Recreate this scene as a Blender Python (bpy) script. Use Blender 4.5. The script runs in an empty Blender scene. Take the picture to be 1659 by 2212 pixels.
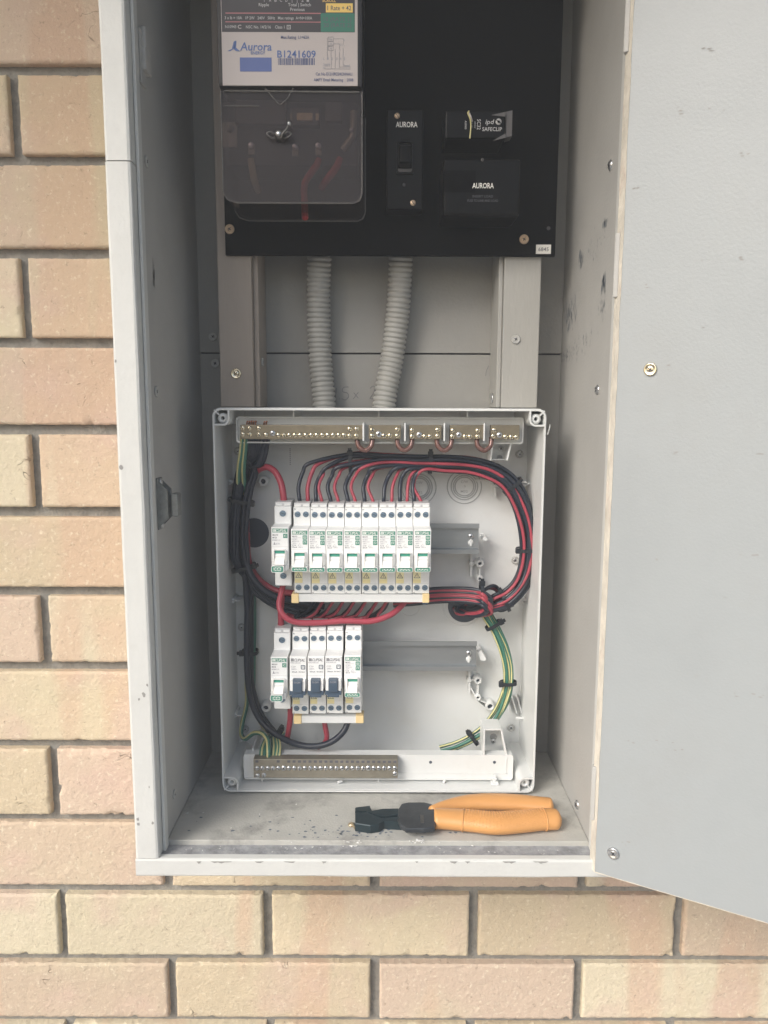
import bpy, bmesh, math, random
from mathutils import Vector, Matrix, noise
random.seed(7)
S = bpy.context.scene
COL = S.collection
R = math.radians

# ------------------------------------------------------------------ camera
# Lengths below are in millimetres: X right, D distance away from the camera, z height above the camera.
# World: metres, brick face at y = 0, camera 1.5 m above the ground.
WALL_D = 815.0
CAM_Z = 1500.0
FOC = 1660.0; CX = 829.5; CY = 1106.0          # focal length and centre of a 1659 x 2212 frame
TH = R(8.0); RO = 0.0035
_r0 = Vector((1, 0, 0)); _u0 = Vector((0, math.sin(TH), math.cos(TH))); FW = Vector((0, math.cos(TH), -math.sin(TH)))
RT = _r0 * math.cos(RO) + _u0 * math.sin(RO); UP = -_r0 * math.sin(RO) + _u0 * math.cos(RO)

def ray(x, y):
    return FW + RT * ((x - CX) / FOC) - UP * ((y - CY) / FOC)
def P(x, y, D):
    """point (X, D, z) in mm on the frontal plane at distance D seen in that direction"""
    r = ray(x, y); t = D / r.y
    return Vector((r.x * t, D, r.z * t))
def PZ(x, y, z):
    r = ray(x, y); t = z / r.z
    return Vector((r.x * t, r.y * t, z))
def PP(x, y, p0, n):
    r = ray(x, y); t = p0.dot(n) / r.dot(n)
    return r * t
def W(p):
    return Vector((p[0] / 1000, (p[1] - WALL_D) / 1000, (p[2] + CAM_Z) / 1000))

cd = bpy.data.cameras.new('camera'); cam = bpy.data.objects.new('camera', cd); COL.objects.link(cam)
cd.sensor_fit = 'HORIZONTAL'; cd.sensor_width = 36; cd.lens = 36 * FOC / 1659
cd.clip_start = 0.02; cd.clip_end = 500
m = Matrix((RT, UP, -FW)).transposed().to_4x4(); m.translation = W((0, 0, 0))
cam.matrix_world = m
S.camera = cam

# ------------------------------------------------------------------ light
SUN_EL, SUN_AZ = R(35), R(222)     # compass angle of the sun, 180 = straight out from the wall, more = to the left
w = bpy.data.worlds.new('World'); S.world = w; w.use_nodes = True
nt = w.node_tree
sky = nt.nodes.new('ShaderNodeTexSky'); sky.sky_type = 'NISHITA'; sky.sun_disc = False
sky.sun_elevation = SUN_EL; sky.sun_rotation = SUN_AZ; sky.dust_density = 3.0; sky.air_density = 1.0; sky.ozone_density = 0.6
bg = nt.nodes['Background']; bg.inputs['Strength'].default_value = 0.105
nt.links.new(sky.outputs[0], bg.inputs['Color'])
sd = bpy.data.lights.new('sun', 'SUN'); sd.energy = 1.9; sd.angle = R(30); sd.color = (1, 0.985, 0.965)
so = bpy.data.objects.new('sun', sd); COL.objects.link(so)
dirv = Vector((math.sin(SUN_AZ) * math.cos(SUN_EL), math.cos(SUN_AZ) * math.cos(SUN_EL), math.sin(SUN_EL)))
so.rotation_euler = dirv.to_track_quat('Z', 'Y').to_euler()
so.location = (-1, -2, 4)
S.view_settings.view_transform = 'Standard'; S.view_settings.look = 'None'
S.view_settings.exposure = 0.94; S.view_settings.gamma = 1.0
S.render.engine = 'CYCLES'
S.cycles.max_bounces = 8; S.cycles.transparent_max_bounces = 12; S.cycles.use_denoising = True

# ------------------------------------------------------------------ materials
M = {}
def mat(name, col, rough=0.5, metal=0.0, var=0.0, vscale=30.0, bump=0.0, bscale=400.0, dirt=None, dirt_amt=0.0, dscale=12.0,
        spec=0.5, coat=0.0, stretch=None):
    m = bpy.data.materials.new(name); m.use_nodes = True
    n = m.node_tree.nodes; l = m.node_tree.links
    b = n['Principled BSDF']
    b.inputs['Base Color'].default_value = (*col, 1); b.inputs['Roughness'].default_value = rough
    b.inputs['Metallic'].default_value = metal; b.inputs['Specular IOR Level'].default_value = spec
    b.inputs['Coat Weight'].default_value = coat
    geo = n.new('ShaderNodeNewGeometry')
    src = geo.outputs['Position']
    if stretch:
        mp = n.new('ShaderNodeMapping'); mp.inputs['Scale'].default_value = stretch
        l.new(src, mp.inputs['Vector']); src = mp.outputs[0]
    last = None
    if var > 0:
        t = n.new('ShaderNodeTexNoise'); t.inputs['Scale'].default_value = vscale; t.inputs['Detail'].default_value = 6
        t.inputs['Roughness'].default_value = 0.65
        l.new(src, t.inputs['Vector'])
        mx = n.new('ShaderNodeMix'); mx.data_type = 'RGBA'
        mx.inputs['A'].default_value = (*[c * (1 - var) for c in col], 1)
        mx.inputs['B'].default_value = (*[min(1, c * (1 + var)) for c in col], 1)
        rp = n.new('ShaderNodeMapRange'); rp.inputs[1].default_value = 0.3; rp.inputs[2].default_value = 0.7
        l.new(t.outputs['Fac'], rp.inputs[0]); l.new(rp.outputs[0], mx.inputs['Factor'])
        last = mx.outputs['Result']
        l.new(last, b.inputs['Base Color'])
    if dirt:
        t = n.new('ShaderNodeTexNoise'); t.inputs['Scale'].default_value = dscale; t.inputs['Detail'].default_value = 9
        t.inputs['Roughness'].default_value = 0.72
        l.new(src, t.inputs['Vector'])
        rp = n.new('ShaderNodeMapRange'); rp.inputs[1].default_value = 0.52; rp.inputs[2].default_value = 0.75
        rp.inputs[4].default_value = dirt_amt
        l.new(t.outputs['Fac'], rp.inputs[0])
        mx = n.new('ShaderNodeMix'); mx.data_type = 'RGBA'
        if last: l.new(last, mx.inputs['A'])
        else: mx.inputs['A'].default_value = (*col, 1)
        mx.inputs['B'].default_value = (*dirt, 1)
        l.new(rp.outputs[0], mx.inputs['Factor']); l.new(mx.outputs['Result'], b.inputs['Base Color'])
    if bump > 0:
        t = n.new('ShaderNodeTexNoise'); t.inputs['Scale'].default_value = bscale; t.inputs['Detail'].default_value = 4
        l.new(src, t.inputs['Vector'])
        bp = n.new('ShaderNodeBump'); bp.inputs['Strength'].default_value = bump; bp.inputs['Distance'].default_value = 0.001
        l.new(t.outputs['Fac'], bp.inputs['Height']); l.new(bp.outputs[0], b.inputs['Normal'])
    M[name] = m
    return m

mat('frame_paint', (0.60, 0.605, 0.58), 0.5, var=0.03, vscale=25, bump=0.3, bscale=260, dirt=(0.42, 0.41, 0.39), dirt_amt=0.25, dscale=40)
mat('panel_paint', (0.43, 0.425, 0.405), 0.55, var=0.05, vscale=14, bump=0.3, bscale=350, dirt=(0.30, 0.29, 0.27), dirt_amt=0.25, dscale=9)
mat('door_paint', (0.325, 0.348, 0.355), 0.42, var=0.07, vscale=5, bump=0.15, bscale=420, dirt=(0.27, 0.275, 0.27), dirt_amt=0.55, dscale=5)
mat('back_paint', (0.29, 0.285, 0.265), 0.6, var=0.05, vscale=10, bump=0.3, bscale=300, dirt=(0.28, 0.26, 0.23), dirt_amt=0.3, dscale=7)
mat('batten_paint', (0.35, 0.30, 0.255), 0.6, var=0.06, vscale=20, bump=0.3, bscale=300, stretch=(1, 1, 0.25))
mat('batten_grey', (0.36, 0.355, 0.33), 0.6, var=0.05, vscale=20, bump=0.3, bscale=300, stretch=(1, 1, 0.25))
mat('worn_edge', (0.62, 0.58, 0.50), 0.8, var=0.22, vscale=60, bump=0.8, bscale=500, dirt=(0.50, 0.36, 0.30), dirt_amt=0.9, dscale=35, stretch=(1, 1, 0.45))
mat('floor_paint', (0.44, 0.435, 0.40), 0.65, var=0.08, vscale=40, bump=0.5, bscale=500, dirt=(0.15, 0.145, 0.14), dirt_amt=0.85, dscale=16)
mat('dusty', (0.28, 0.285, 0.295), 0.9, var=0.35, vscale=90, bump=0.9, bscale=600, dirt=(0.45, 0.44, 0.42), dirt_amt=0.5, dscale=70)
mat('gap_dark', (0.07, 0.075, 0.09), 0.9)
mat('pencil', (0.16, 0.16, 0.18), 0.9)
mat('scuff', (0.13, 0.155, 0.19), 0.8)
mat('scuff_light', (0.29, 0.285, 0.27), 0.8)
mat('plastic', (0.67, 0.685, 0.675), 0.36, var=0.03, vscale=12, bump=0.08, bscale=600, dirt=(0.55, 0.53, 0.48), dirt_amt=0.35, dscale=18)
mat('plastic_white', (0.70, 0.715, 0.705), 0.35, var=0.02, vscale=20)
mat('knockout_line', (0.40, 0.41, 0.41), 0.45)  # darker than the plastic: shading of the moulded rings put into the colour
mat('hole', (0.07, 0.085, 0.11), 0.8)
mat('breaker_white', (0.80, 0.81, 0.80), 0.4, var=0.02, vscale=60)
mat('toggle_white', (0.82, 0.82, 0.80), 0.35)
mat('breaker_grey', (0.58, 0.58, 0.58), 0.5)
mat('terminal_steel', (0.17, 0.24, 0.31), 0.35, metal=0.55, var=0.3, vscale=500)
mat('print_green', (0.055, 0.235, 0.17), 0.5)
mat('lever_green', (0.06, 0.33, 0.24), 0.4)
mat('print_white', (0.80, 0.82, 0.78), 0.5)
mat('print_grey', (0.33, 0.33, 0.36), 0.6)
mat('print_dark', (0.11, 0.11, 0.13), 0.6)
mat('warn_band', (0.88, 0.78, 0.42), 0.55)
mat('warn_yellow', (0.90, 0.85, 0.55), 0.55, var=0.05, vscale=90)
mat('cap_yellow', (0.78, 0.60, 0.31), 0.45, var=0.05, vscale=90)
mat('lever_blue', (0.055, 0.085, 0.125), 0.4)
mat('dull_steel', (0.12, 0.115, 0.11), 0.4, metal=0.7, var=0.15, vscale=400)
mat('steel', (0.62, 0.63, 0.64), 0.28, metal=0.9, var=0.15, vscale=400)
mat('zinc', (0.34, 0.36, 0.37), 0.42, metal=0.75, var=0.08, vscale=60, stretch=(0.2, 1, 1))
mat('brass', (0.55, 0.45, 0.30), 0.38, metal=0.75, var=0.15, vscale=200)
mat('brass_screw', (0.78, 0.70, 0.52), 0.22, metal=0.95, var=0.2, vscale=500)
mat('bar_metal', (0.22, 0.19, 0.135), 0.45, metal=0.6, var=0.12, vscale=120)
mat('bar_grey', (0.30, 0.275, 0.225), 0.42, metal=0.6, var=0.12, vscale=120)
mat('screw_tan', (0.50, 0.37, 0.25), 0.42, metal=0.6, var=0.12, vscale=300)
mat('copper', (0.62, 0.30, 0.20), 0.28, metal=0.95)
mat('latch_metal', (0.24, 0.25, 0.24), 0.5, metal=0.5, var=0.2, vscale=200)
mat('copper_pvc', (0.17, 0.085, 0.07), 0.25, metal=0.35, coat=0.4)
mat('slot', (0.04, 0.04, 0.045), 0.7)
mat('painted_screw', (0.42, 0.42, 0.40), 0.5, var=0.1, vscale=300)
mat('wire_red', (0.36, 0.05, 0.075), 0.42, var=0.08, vscale=60)
mat('wire_black', (0.016, 0.022, 0.036), 0.36)
mat('wire_green', (0.045, 0.165, 0.12), 0.4)
mat('wire_yellow', (0.56, 0.51, 0.24), 0.4)
mat('wire_brown', (0.13, 0.06, 0.05), 0.4)
mat('tie_black', (0.014, 0.018, 0.024), 0.4)
mat('bakelite', (0.0012, 0.0012, 0.0016), 0.6, bump=0.1, bscale=300, spec=0.05)
mat('bakelite_gloss', (0.003, 0.0028, 0.003), 0.3, spec=0.10)
mat('meter_black', (0.030, 0.029, 0.031), 0.42, spec=0.3)
mat('meter_grey', (0.11, 0.105, 0.105), 0.5, spec=0.3)
mat('meter_label', (0.47, 0.425, 0.41), 0.55)
mat('meter_dark_label', (0.045, 0.042, 0.048), 0.5)
mat('label_pink', (0.40, 0.16, 0.17), 0.5)
mat('label_green', (0.035, 0.17, 0.12), 0.5)
mat('label_yellow', (0.80, 0.56, 0.16), 0.5)
mat('label_blue', (0.09, 0.13, 0.32), 0.55)
mat('label_ink', (0.10, 0.12, 0.22), 0.6)
mat('label_ink_blue', (0.10, 0.16, 0.36), 0.6)
mat('label_silver', (0.42, 0.42, 0.42), 0.5)
mat('label_dim', (0.055, 0.055, 0.062), 0.5)
mat('meter_wire_red', (0.42, 0.035, 0.035), 0.5)
mat('meter_wire_cream', (0.40, 0.34, 0.20), 0.5)
mat('sticker', (0.74, 0.73, 0.68), 0.5)
mat('conduit', (0.36, 0.355, 0.33), 0.45, var=0.04, vscale=20)
mat('plier_steel', (0.05, 0.056, 0.062), 0.38, metal=0.4, var=0.25, vscale=90, spec=0.4)
mat('plier_jaw', (0.018, 0.034, 0.042), 0.42, metal=0.3, var=0.2, vscale=90)
mat('plier_orange', (0.62, 0.31, 0.105), 0.42, var=0.05, vscale=30, bump=0.1, bscale=500)
mat('mortar', (0.25, 0.24, 0.215), 0.95, var=0.22, vscale=70, bump=1.6, bscale=300, dirt=(0.33, 0.30, 0.25), dirt_amt=0.6, dscale=25)
mat('eave_paint', (0.55, 0.54, 0.50), 0.6)
mat('paving', (0.34, 0.32, 0.29), 0.9, var=0.15, vscale=8, bump=0.5, bscale=80)
mat('flake', (0.78, 0.78, 0.76), 0.7)

def glassy(name, tint, fac):
    m = bpy.data.materials.new(name); m.use_nodes = True; n = m.node_tree.nodes; l = m.node_tree.links
    n.remove(n['Principled BSDF'])
    tr = n.new('ShaderNodeBsdfTransparent'); tr.inputs[0].default_value = (*tint, 1)
    pb = n.new('ShaderNodeBsdfPrincipled'); pb.inputs['Base Color'].default_value = (0.085, 0.075, 0.075, 1); pb.inputs['Roughness'].default_value = 0.12
    mx = n.new('ShaderNodeMixShader'); mx.inputs[0].default_value = fac
    l.new(tr.outputs[0], mx.inputs[1]); l.new(pb.outputs[0], mx.inputs[2]); l.new(mx.outputs[0], n['Material Output'].inputs[0])
    M[name] = m
glassy('smoky_cover', (0.74, 0.69, 0.68), 0.27)
glassy('clear_edge', (0.75, 0.75, 0.72), 0.30)
M['clear_edge'].node_tree.nodes['Principled BSDF'].inputs['Base Color'].default_value = (0.30, 0.29, 0.28, 1)

def brick_material():
    m = bpy.data.materials.new('brick_clay'); m.use_nodes = True; n = m.node_tree.nodes; l = m.node_tree.links
    b = n['Principled BSDF']; b.inputs['Roughness'].default_value = 0.9; b.inputs['Specular IOR Level'].default_value = 0.25
    oi = n.new('ShaderNodeObjectInfo'); geo = n.new('ShaderNodeNewGeometry')
    def noi(scale, det, rough=0.6, stretch=None, dist=0.0):
        t = n.new('ShaderNodeTexNoise'); t.inputs['Scale'].default_value = scale; t.inputs['Detail'].default_value = det
        t.inputs['Roughness'].default_value = rough; t.inputs['Distortion'].default_value = dist
        if stretch:
            mp = n.new('ShaderNodeMapping'); mp.inputs['Scale'].default_value = stretch
            l.new(geo.outputs['Position'], mp.inputs['Vector']); l.new(mp.outputs[0], t.inputs['Vector'])
        else: l.new(geo.outputs['Position'], t.inputs['Vector'])
        return t.outputs['Fac']
    def rng(f, a, b_, c, d):
        r = n.new('ShaderNodeMapRange'); r.inputs[1].default_value = a; r.inputs[2].default_value = b_
        r.inputs[3].default_value = c; r.inputs[4].default_value = d
        l.new(f, r.inputs[0]); return r.outputs[0]
    def mix(f, a, bcol, mode='MIX'):
        x = n.new('ShaderNodeMix'); x.data_type = 'RGBA'; x.blend_type = mode
        l.new(f, x.inputs['Factor'])
        if isinstance(a, tuple): x.inputs['A'].default_value = (*a, 1)
        else: l.new(a, x.inputs['A'])
        if isinstance(bcol, tuple): x.inputs['B'].default_value = (*bcol, 1)
        else: l.new(bcol, x.inputs['B'])
        return x.outputs['Result']
    c = oi.outputs['Color']
    c = mix(rng(noi(5.0, 2, 0.5, (2.2, 1, 0.35)), 0.51, 0.57, 0, 0.55), c, (0.62, 0.42, 0.30))    # fired flashes running down the face
    c = mix(rng(noi(9.0, 3, 0.5), 0.54, 0.66, 0, 0.55), c, (0.62, 0.45, 0.37))                       # pink clouds
    c = mix(rng(noi(7.0, 3, 0.5, (1, 1, 1.6)), 0.55, 0.72, 0, 0.45), c, (0.60, 0.54, 0.37))         # straw clouds
    c = mix(rng(noi(170, 5, 0.75), 0.56, 0.66, 0, 0.6), c, (0.80, 0.72, 0.56))                      # pale grit
    c = mix(rng(noi(110, 6, 0.8), 0.59, 0.68, 0, 0.7), c, (0.30, 0.215, 0.15))
    c = mix(rng(noi(38, 4, 0.7), 0.62, 0.75, 0, 0.35), c, (0.42, 0.31, 0.22))                       # dark pits
    cr = noi(26, 3, 0.55, None, 0.8)
    ab = n.new('ShaderNodeMath'); ab.operation = 'SUBTRACT'; ab.inputs[1].default_value = 0.5; l.new(cr, ab.inputs[0])
    a2 = n.new('ShaderNodeMath'); a2.operation = 'ABSOLUTE'; l.new(ab.outputs[0], a2.inputs[0])
    line = rng(a2.outputs[0], 0.0, 0.006, 1, 0)
    gate = rng(noi(23, 2, 0.5, (1.3, 1, 0.8)), 0.64, 0.70, 0, 1)
    mm = n.new('ShaderNodeMath'); mm.operation = 'MULTIPLY'; l.new(line, mm.inputs[0]); l.new(gate, mm.inputs[1])
    m7 = n.new('ShaderNodeMath'); m7.operation = 'MULTIPLY'; m7.inputs[1].default_value = 0.6; l.new(mm.outputs[0], m7.inputs[0])
    c = mix(m7.outputs[0], c, (0.25, 0.16, 0.11))
    l.new(c, b.inputs['Base Color'])
    h = n.new('ShaderNodeMath'); h.operation = 'ADD'; l.new(noi(240, 6, 0.7), h.inputs[0])
    h2 = n.new('ShaderNodeMath'); h2.operation = 'MULTIPLY'; h2.inputs[1].default_value = 1.3; l.new(noi(45, 4, 0.6), h2.inputs[0]); l.new(h2.outputs[0], h.inputs[1])
    h3 = n.new('ShaderNodeMath'); h3.operation = 'SUBTRACT'; l.new(h.outputs[0], h3.inputs[0]); l.new(mm.outputs[0], h3.inputs[1])
    bp = n.new('ShaderNodeBump'); bp.inputs['Strength'].default_value = 0.9; bp.inputs['Distance'].default_value = 0.0017
    l.new(h3.outputs[0], bp.inputs['Height']); l.new(bp.outputs[0], b.inputs['Normal'])
    M['brick_clay'] = m
brick_material()

# ------------------------------------------------------------------ mesh builder, millimetres
_txt = {}
def text_geo(s):
    if s not in _txt:
        cu = bpy.data.curves.new('t', 'FONT'); cu.body = s; cu.size = 1.0; cu.resolution_u = 2; cu.align_x = 'CENTER'; cu.offset = 0.012
        o = bpy.data.objects.new('t', cu)
        me = o.to_mesh()
        vs = [v.co.copy() for v in me.vertices]; fs = [list(p.vertices) for p in me.polygons]
        o.to_mesh_clear(); bpy.data.objects.remove(o); bpy.data.curves.remove(cu)
        xs = [v.x for v in vs]; x0, x1 = min(xs), max(xs); mid = (x0 + x1) / 2
        _txt[s] = ([(v.x - mid, v.y - 0.35) for v in vs], fs, x1 - x0)
    return _txt[s]

def catmull(pts, n):
    out = []
    p = [pts[0] * 2 - pts[1]] + pts + [pts[-1] * 2 - pts[-2]]
    for i in range(1, len(p) - 2):
        for k in range(n):
            t = k / n
            out.append(0.5 * ((2 * p[i]) + (-p[i-1] + p[i+1]) * t + (2*p[i-1] - 5*p[i] + 4*p[i+1] - p[i+2]) * t*t + (-p[i-1] + 3*p[i] - 3*p[i+1] + p[i+2]) * t**3))
    out.append(pts[-1].copy())
    return out

class MB:
    def __init__(s, mt=None):
        s.v = []; s.f = []; s.m = []; s.sm = []; s.mt = mt
    def add(s, vs, fs, mt=None, sm=False):
        o = len(s.v); s.v += [Vector(v) for v in vs]
        for f in fs: s.f.append([o + i for i in f]); s.m.append(mt or s.mt); s.sm.append(sm)
        return s
    def box(s, x0, x1, d0, d1, z0, z1, mt=None, bev=0.0, rot=None, piv=None, seg=2):
        if x0 > x1: x0, x1 = x1, x0
        if z0 > z1: z0, z1 = z1, z0
        if d0 > d1: d0, d1 = d1, d0
        if bev <= 0:
            vs = [(x, d, z) for z in (z0, z1) for d in (d0, d1) for x in (x0, x1)]
            fs = [(0,1,5,4), (1,3,7,5), (3,2,6,7), (2,0,4,6), (4,5,7,6), (2,3,1,0)]
        else:
            bm = bmesh.new(); bmesh.ops.create_cube(bm, size=1)
            for v in bm.verts: v.co = Vector(((x0+x1)/2 + v.co.x*(x1-x0), (d0+d1)/2 + v.co.y*(d1-d0), (z0+z1)/2 + v.co.z*(z1-z0)))
            bmesh.ops.bevel(bm, geom=bm.edges[:], offset=min(bev, .45*min(x1-x0, d1-d0, z1-z0)), segments=seg, profile=0.6, affect='EDGES', clamp_overlap=True)
            bm.verts.index_update(); vs = [v.co.copy() for v in bm.verts]; fs = [[v.index for v in f.verts] for f in bm.faces]; bm.free()
        if rot is not None:
            c = Vector(piv) if piv else Vector(((x0+x1)/2, (d0+d1)/2, (z0+z1)/2))
            vs = [c + rot @ (Vector(v) - c) for v in vs]
        return s.add(vs, fs, mt)
    def lathe(s, c, prof, seg=16, mt=None, sm=True, axis='D', cap=True, sx=1.0):
        """prof: (radius, offset along the axis), first point nearest the camera"""
        c = Vector(c); vs = []; fs = []
        for r, h in prof:
            for k in range(seg):
                a = 2*math.pi*k/seg; u, v = r*math.cos(a)*sx, r*math.sin(a)
                vs.append(c + {'D': Vector((u, h, v)), 'z': Vector((u, v, h)), 'X': Vector((h, u, v))}[axis])
        for i in range(len(prof)-1):
            for k in range(seg):
                k2 = (k+1) % seg
                fs.append((i*seg+k, i*seg+k2, (i+1)*seg+k2, (i+1)*seg+k))
        if cap:
            fs.append(list(range(seg))[::-1]); fs.append(list(range((len(prof)-1)*seg, len(prof)*seg)))
        return s.add(vs, fs, mt, sm)
    def tube(s, pts, r, seg=10, mt=None, n=6, stripe=None, raw=False, rf=None, cap=True, flat=1.0):
        pts = [Vector(p) for p in pts]
        c = pts if raw else catmull(pts, n)
        vs = []; fs = []; ms = []
        t0 = (c[1]-c[0]).normalized(); nrm = Vector((0, -1, 0)); 
        if abs(t0.dot(nrm)) > .95: nrm = Vector((0, 0, 1))
        for i, p in enumerate(c):
            t = (c[min(i+1, len(c)-1)] - c[max(i-1, 0)])
            if t.length < 1e-9: t = t0
            t = t.normalized()
            nrm = (nrm - t*nrm.dot(t)).normalized(); bn = t.cross(nrm)
            rr = rf(i/(len(c)-1))*r if rf else r
            for k in range(seg):
                a = 2*math.pi*k/seg
                vs.append(p + nrm*math.cos(a)*rr*flat + bn*math.sin(a)*rr)
        for i in range(len(c)-1):
            for k in range(seg):
                k2 = (k+1) % seg
                fs.append((i*seg+k, i*seg+k2, (i+1)*seg+k2, (i+1)*seg+k))
                ms.append(stripe if stripe and (k in (0, 1, seg//2, seg//2+1)) else (mt or s.mt))
        o = len(s.v); s.v += vs
        for f, q in zip(fs, ms): s.f.append([o+i for i in f]); s.m.append(q); s.sm.append(True)
        if cap:
            s.add(vs[:seg], [list(range(seg))[::-1]], mt); s.add(vs[-seg:], [list(range(seg))], mt)
        return s
    def prism(s, poly, d0, d1, mt=None, side=None):
        """poly: (X, z) outline, extruded from d0 (front) to d1"""
        n = len(poly)
        vs = [(x, d0, z) for x, z in poly] + [(x, d1, z) for x, z in poly]
        s.add(vs, [list(range(n)), list(range(2*n-1, n-1, -1))], mt)
        s.add(vs, [(i, i+n, (i+1) % n + n, (i+1) % n) for i in range(n)], side or mt)
        return s
    def ring(s, outer, inner, d0, d1, mt=None):
        n = len(outer)
        vs = [(x, d0, z) for x, z in outer] + [(x, d0, z) for x, z in inner] + [(x, d1, z) for x, z in outer] + [(x, d1, z) for x, z in inner]
        fs = []
        for i in range(n):
            j = (i+1) % n
            fs += [(i, j, n+j, n+i), (i, 2*n+i, 2*n+j, j), (n+i, n+j, 3*n+j, 3*n+i), (2*n+i, 3*n+i, 3*n+j, 2*n+j)]
        return s.add(vs, fs, mt)
    def wall(s, path, t, d0, d1, mt=None):
        """a thin wall following (X, z) points"""
        L = []; Rr = []
        for i, p in enumerate(path):
            a = Vector(path[max(i-1, 0)]); b = Vector(path[min(i+1, len(path)-1)])
            q = (b-a).normalized(); nn = Vector((-q.y, q.x))*t/2
            L.append(Vector(p)+nn); Rr.append(Vector(p)-nn)
        poly = [tuple(q) for q in L] + [tuple(q) for q in Rr[::-1]]
        n = len(path)
        vs = [(x, d0, z) for x, z in poly] + [(x, d1, z) for x, z in poly]; N = 2*n
        fs = [(i, i+1, N-2-i, N-1-i) for i in range(n-1)] + [(N+i, N+N-1-i, N+N-2-i, N+i+1) for i in range(n-1)]
        fs += [(i, i+N, (i+1) % N + N, (i+1) % N) for i in range(N)]
        return s.add(vs, fs, mt)
    def text(s, t, x, z, d, width=None, h=None, mt=None, shear=0.0, rot=0.0, align='c', mtx=None):
        vs, fs, w0 = text_geo(t)
        if h is None: h = width/w0
        sx = (width/w0) if width else h
        if align == 'l': x += w0*sx/2
        ca, sa = math.cos(rot), math.sin(rot)
        out = []
        for a, b in vs:
            a2 = a*sx + b*h*shear; b2 = b*h
            out.append(Vector((x + a2*ca - b2*sa, d, z + a2*sa + b2*ca)))
        if mtx: out = [mtx @ v for v in out]
        return s.add(out, fs, mt)
    def disc(s, x, z, d, r, mt=None, seg=20, sx=1.0):
        return s.add([(x+r*sx*math.cos(2*math.pi*k/seg), d, z+r*math.sin(2*math.pi*k/seg)) for k in range(seg)], [list(range(seg))], mt)
    def quad(s, x0, x1, z0, z1, d, mt=None):
        return s.add([(x0, d, z0), (x1, d, z0), (x1, d, z1), (x0, d, z1)], [(0, 1, 2, 3)], mt)
    def mesh(s, name, org=(0, 0, 0), flip=True):
        org = Vector(org)
        me = bpy.data.meshes.new(name)
        me.from_pydata([tuple((v-org)/1000) for v in s.v], [], s.f)
        names = []
        for q in s.m:
            if q not in names: names.append(q)
        for q in names: me.materials.append(M[q])
        me.polygons.foreach_set('material_index', [names.index(q) for q in s.m])
        me.polygons.foreach_set('use_smooth', s.sm)
        me.update()
        bm = bmesh.new(); bm.from_mesh(me); bmesh.ops.recalc_face_normals(bm, faces=bm.faces[:]); bm.to_mesh(me); bm.free()
        return me

ORG = {}
def tag(o, label=None, cat=None, group=None, kind=None):
    if label: o['label'] = label
    if cat: o['category'] = cat
    if group: o['group'] = group
    if kind: o['kind'] = kind
    return o
def thing(name, org, label, cat, group=None, rz=0.0):
    o = bpy.data.objects.new(name, None); COL.objects.link(o); o.empty_display_size = 0.02
    o.location = W(org); o.rotation_euler.z = rz
    ORG[o.name] = Vector(org)
    return tag(o, label, cat, group)
def part(name, mb, parent, local=False):
    """mesh built in room millimetres (or already relative to the parent when local)"""
    o = bpy.data.objects.new(name, mb.mesh(name, (0, 0, 0) if local else ORG[parent.name])); COL.objects.link(o)
    o.parent = parent; ORG[o.name] = Vector((0, 0, 0)) if local else ORG[parent.name]
    return o
def place(name, me, parent, loc, rz=0.0, rx=0.0, ry=0.0):
    """shared mesh placed at room millimetres under parent"""
    o = bpy.data.objects.new(name, me); COL.objects.link(o)
    if parent: o.parent = parent; o.location = (Vector(loc) - ORG[parent.name])/1000
    else: o.location = W(loc)
    o.rotation_euler = (rx, ry, rz); ORG[o.name] = Vector(loc)
    return o
def solo(name, mb, label=None, cat=None, group=None, kind=None):
    xs = [v.x for v in mb.v]; ds = [v.y for v in mb.v]; zs = [v.z for v in mb.v]
    org = Vector(((min(xs)+max(xs))/2, (min(ds)+max(ds))/2, min(zs)))
    o = bpy.data.objects.new(name, mb.mesh(name, org)); COL.objects.link(o); o.location = W(org); ORG[o.name] = org
    return tag(o, label, cat, group, kind)
def copy_tree(o, parent=None):
    c = o.copy(); COL.objects.link(c)
    if parent: c.parent = parent
    for ch in list(o.children): copy_tree(ch, c)
    return c

def screw_mesh(r, head, washer=None, slot='slot', dome=0.35, cross=True, tilt=0.6, name='screw'):
    b = MB()
    if washer:
        b.lathe((0, 0, 0), [(r*0.60, -r*.16), (r*.78, -r*.30), (r*0.93, -r*.26), (r, 0.0)], 20, washer)
        r = r*0.66
    b.lathe((0, 0, 0), [(r*.30, -r*dome), (r*.62, -r*dome*.86), (r*.9, -r*dome*.45), (r, -r*.05), (r, .2)], 16, head)
    d = -r*dome*1.04
    for a in ((0, math.pi/2) if cross else (0,)):
        rot = Matrix.Rotation(a+tilt, 3, 'Y')
        L = r*.52 if cross else r*.85
        b.box(-L, L, d, d+r*.2, -r*.13, r*.13, slot, rot=rot, piv=(0, 0, 0))
    return b.mesh(name)
SC = {
    'tan': screw_mesh(5.0, 'screw_tan', 'screw_tan'),
    'steel': screw_mesh(5.6, 'steel', 'steel'),
    'brassy': screw_mesh(5.6, 'brass_screw', 'brass_screw'),
    'pan': screw_mesh(4.8, 'steel', None, dome=.45),
    'painted': screw_mesh(5.0, 'painted_screw', 'painted_screw'),
    'term': screw_mesh(2.65, 'brass_screw', None, dome=.5, cross=False, tilt=.7),
    'term2': screw_mesh(2.6, 'steel', None, dome=.5, cross=False, tilt=.5),
    'fix': screw_mesh(3.0, 'steel', None, dome=.4),
    'small': screw_mesh(2.8, 'screw_tan', None, dome=.3, cross=False, tilt=.9),
    'tiny': screw_mesh(1.5, 'dull_steel', None, dome=.3),
    'box': screw_mesh(4.6, 'plastic', 'plastic', slot='knockout_line'),
    'boxsteel': screw_mesh(4.6, 'steel', 'painted_screw'),
}

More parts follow.
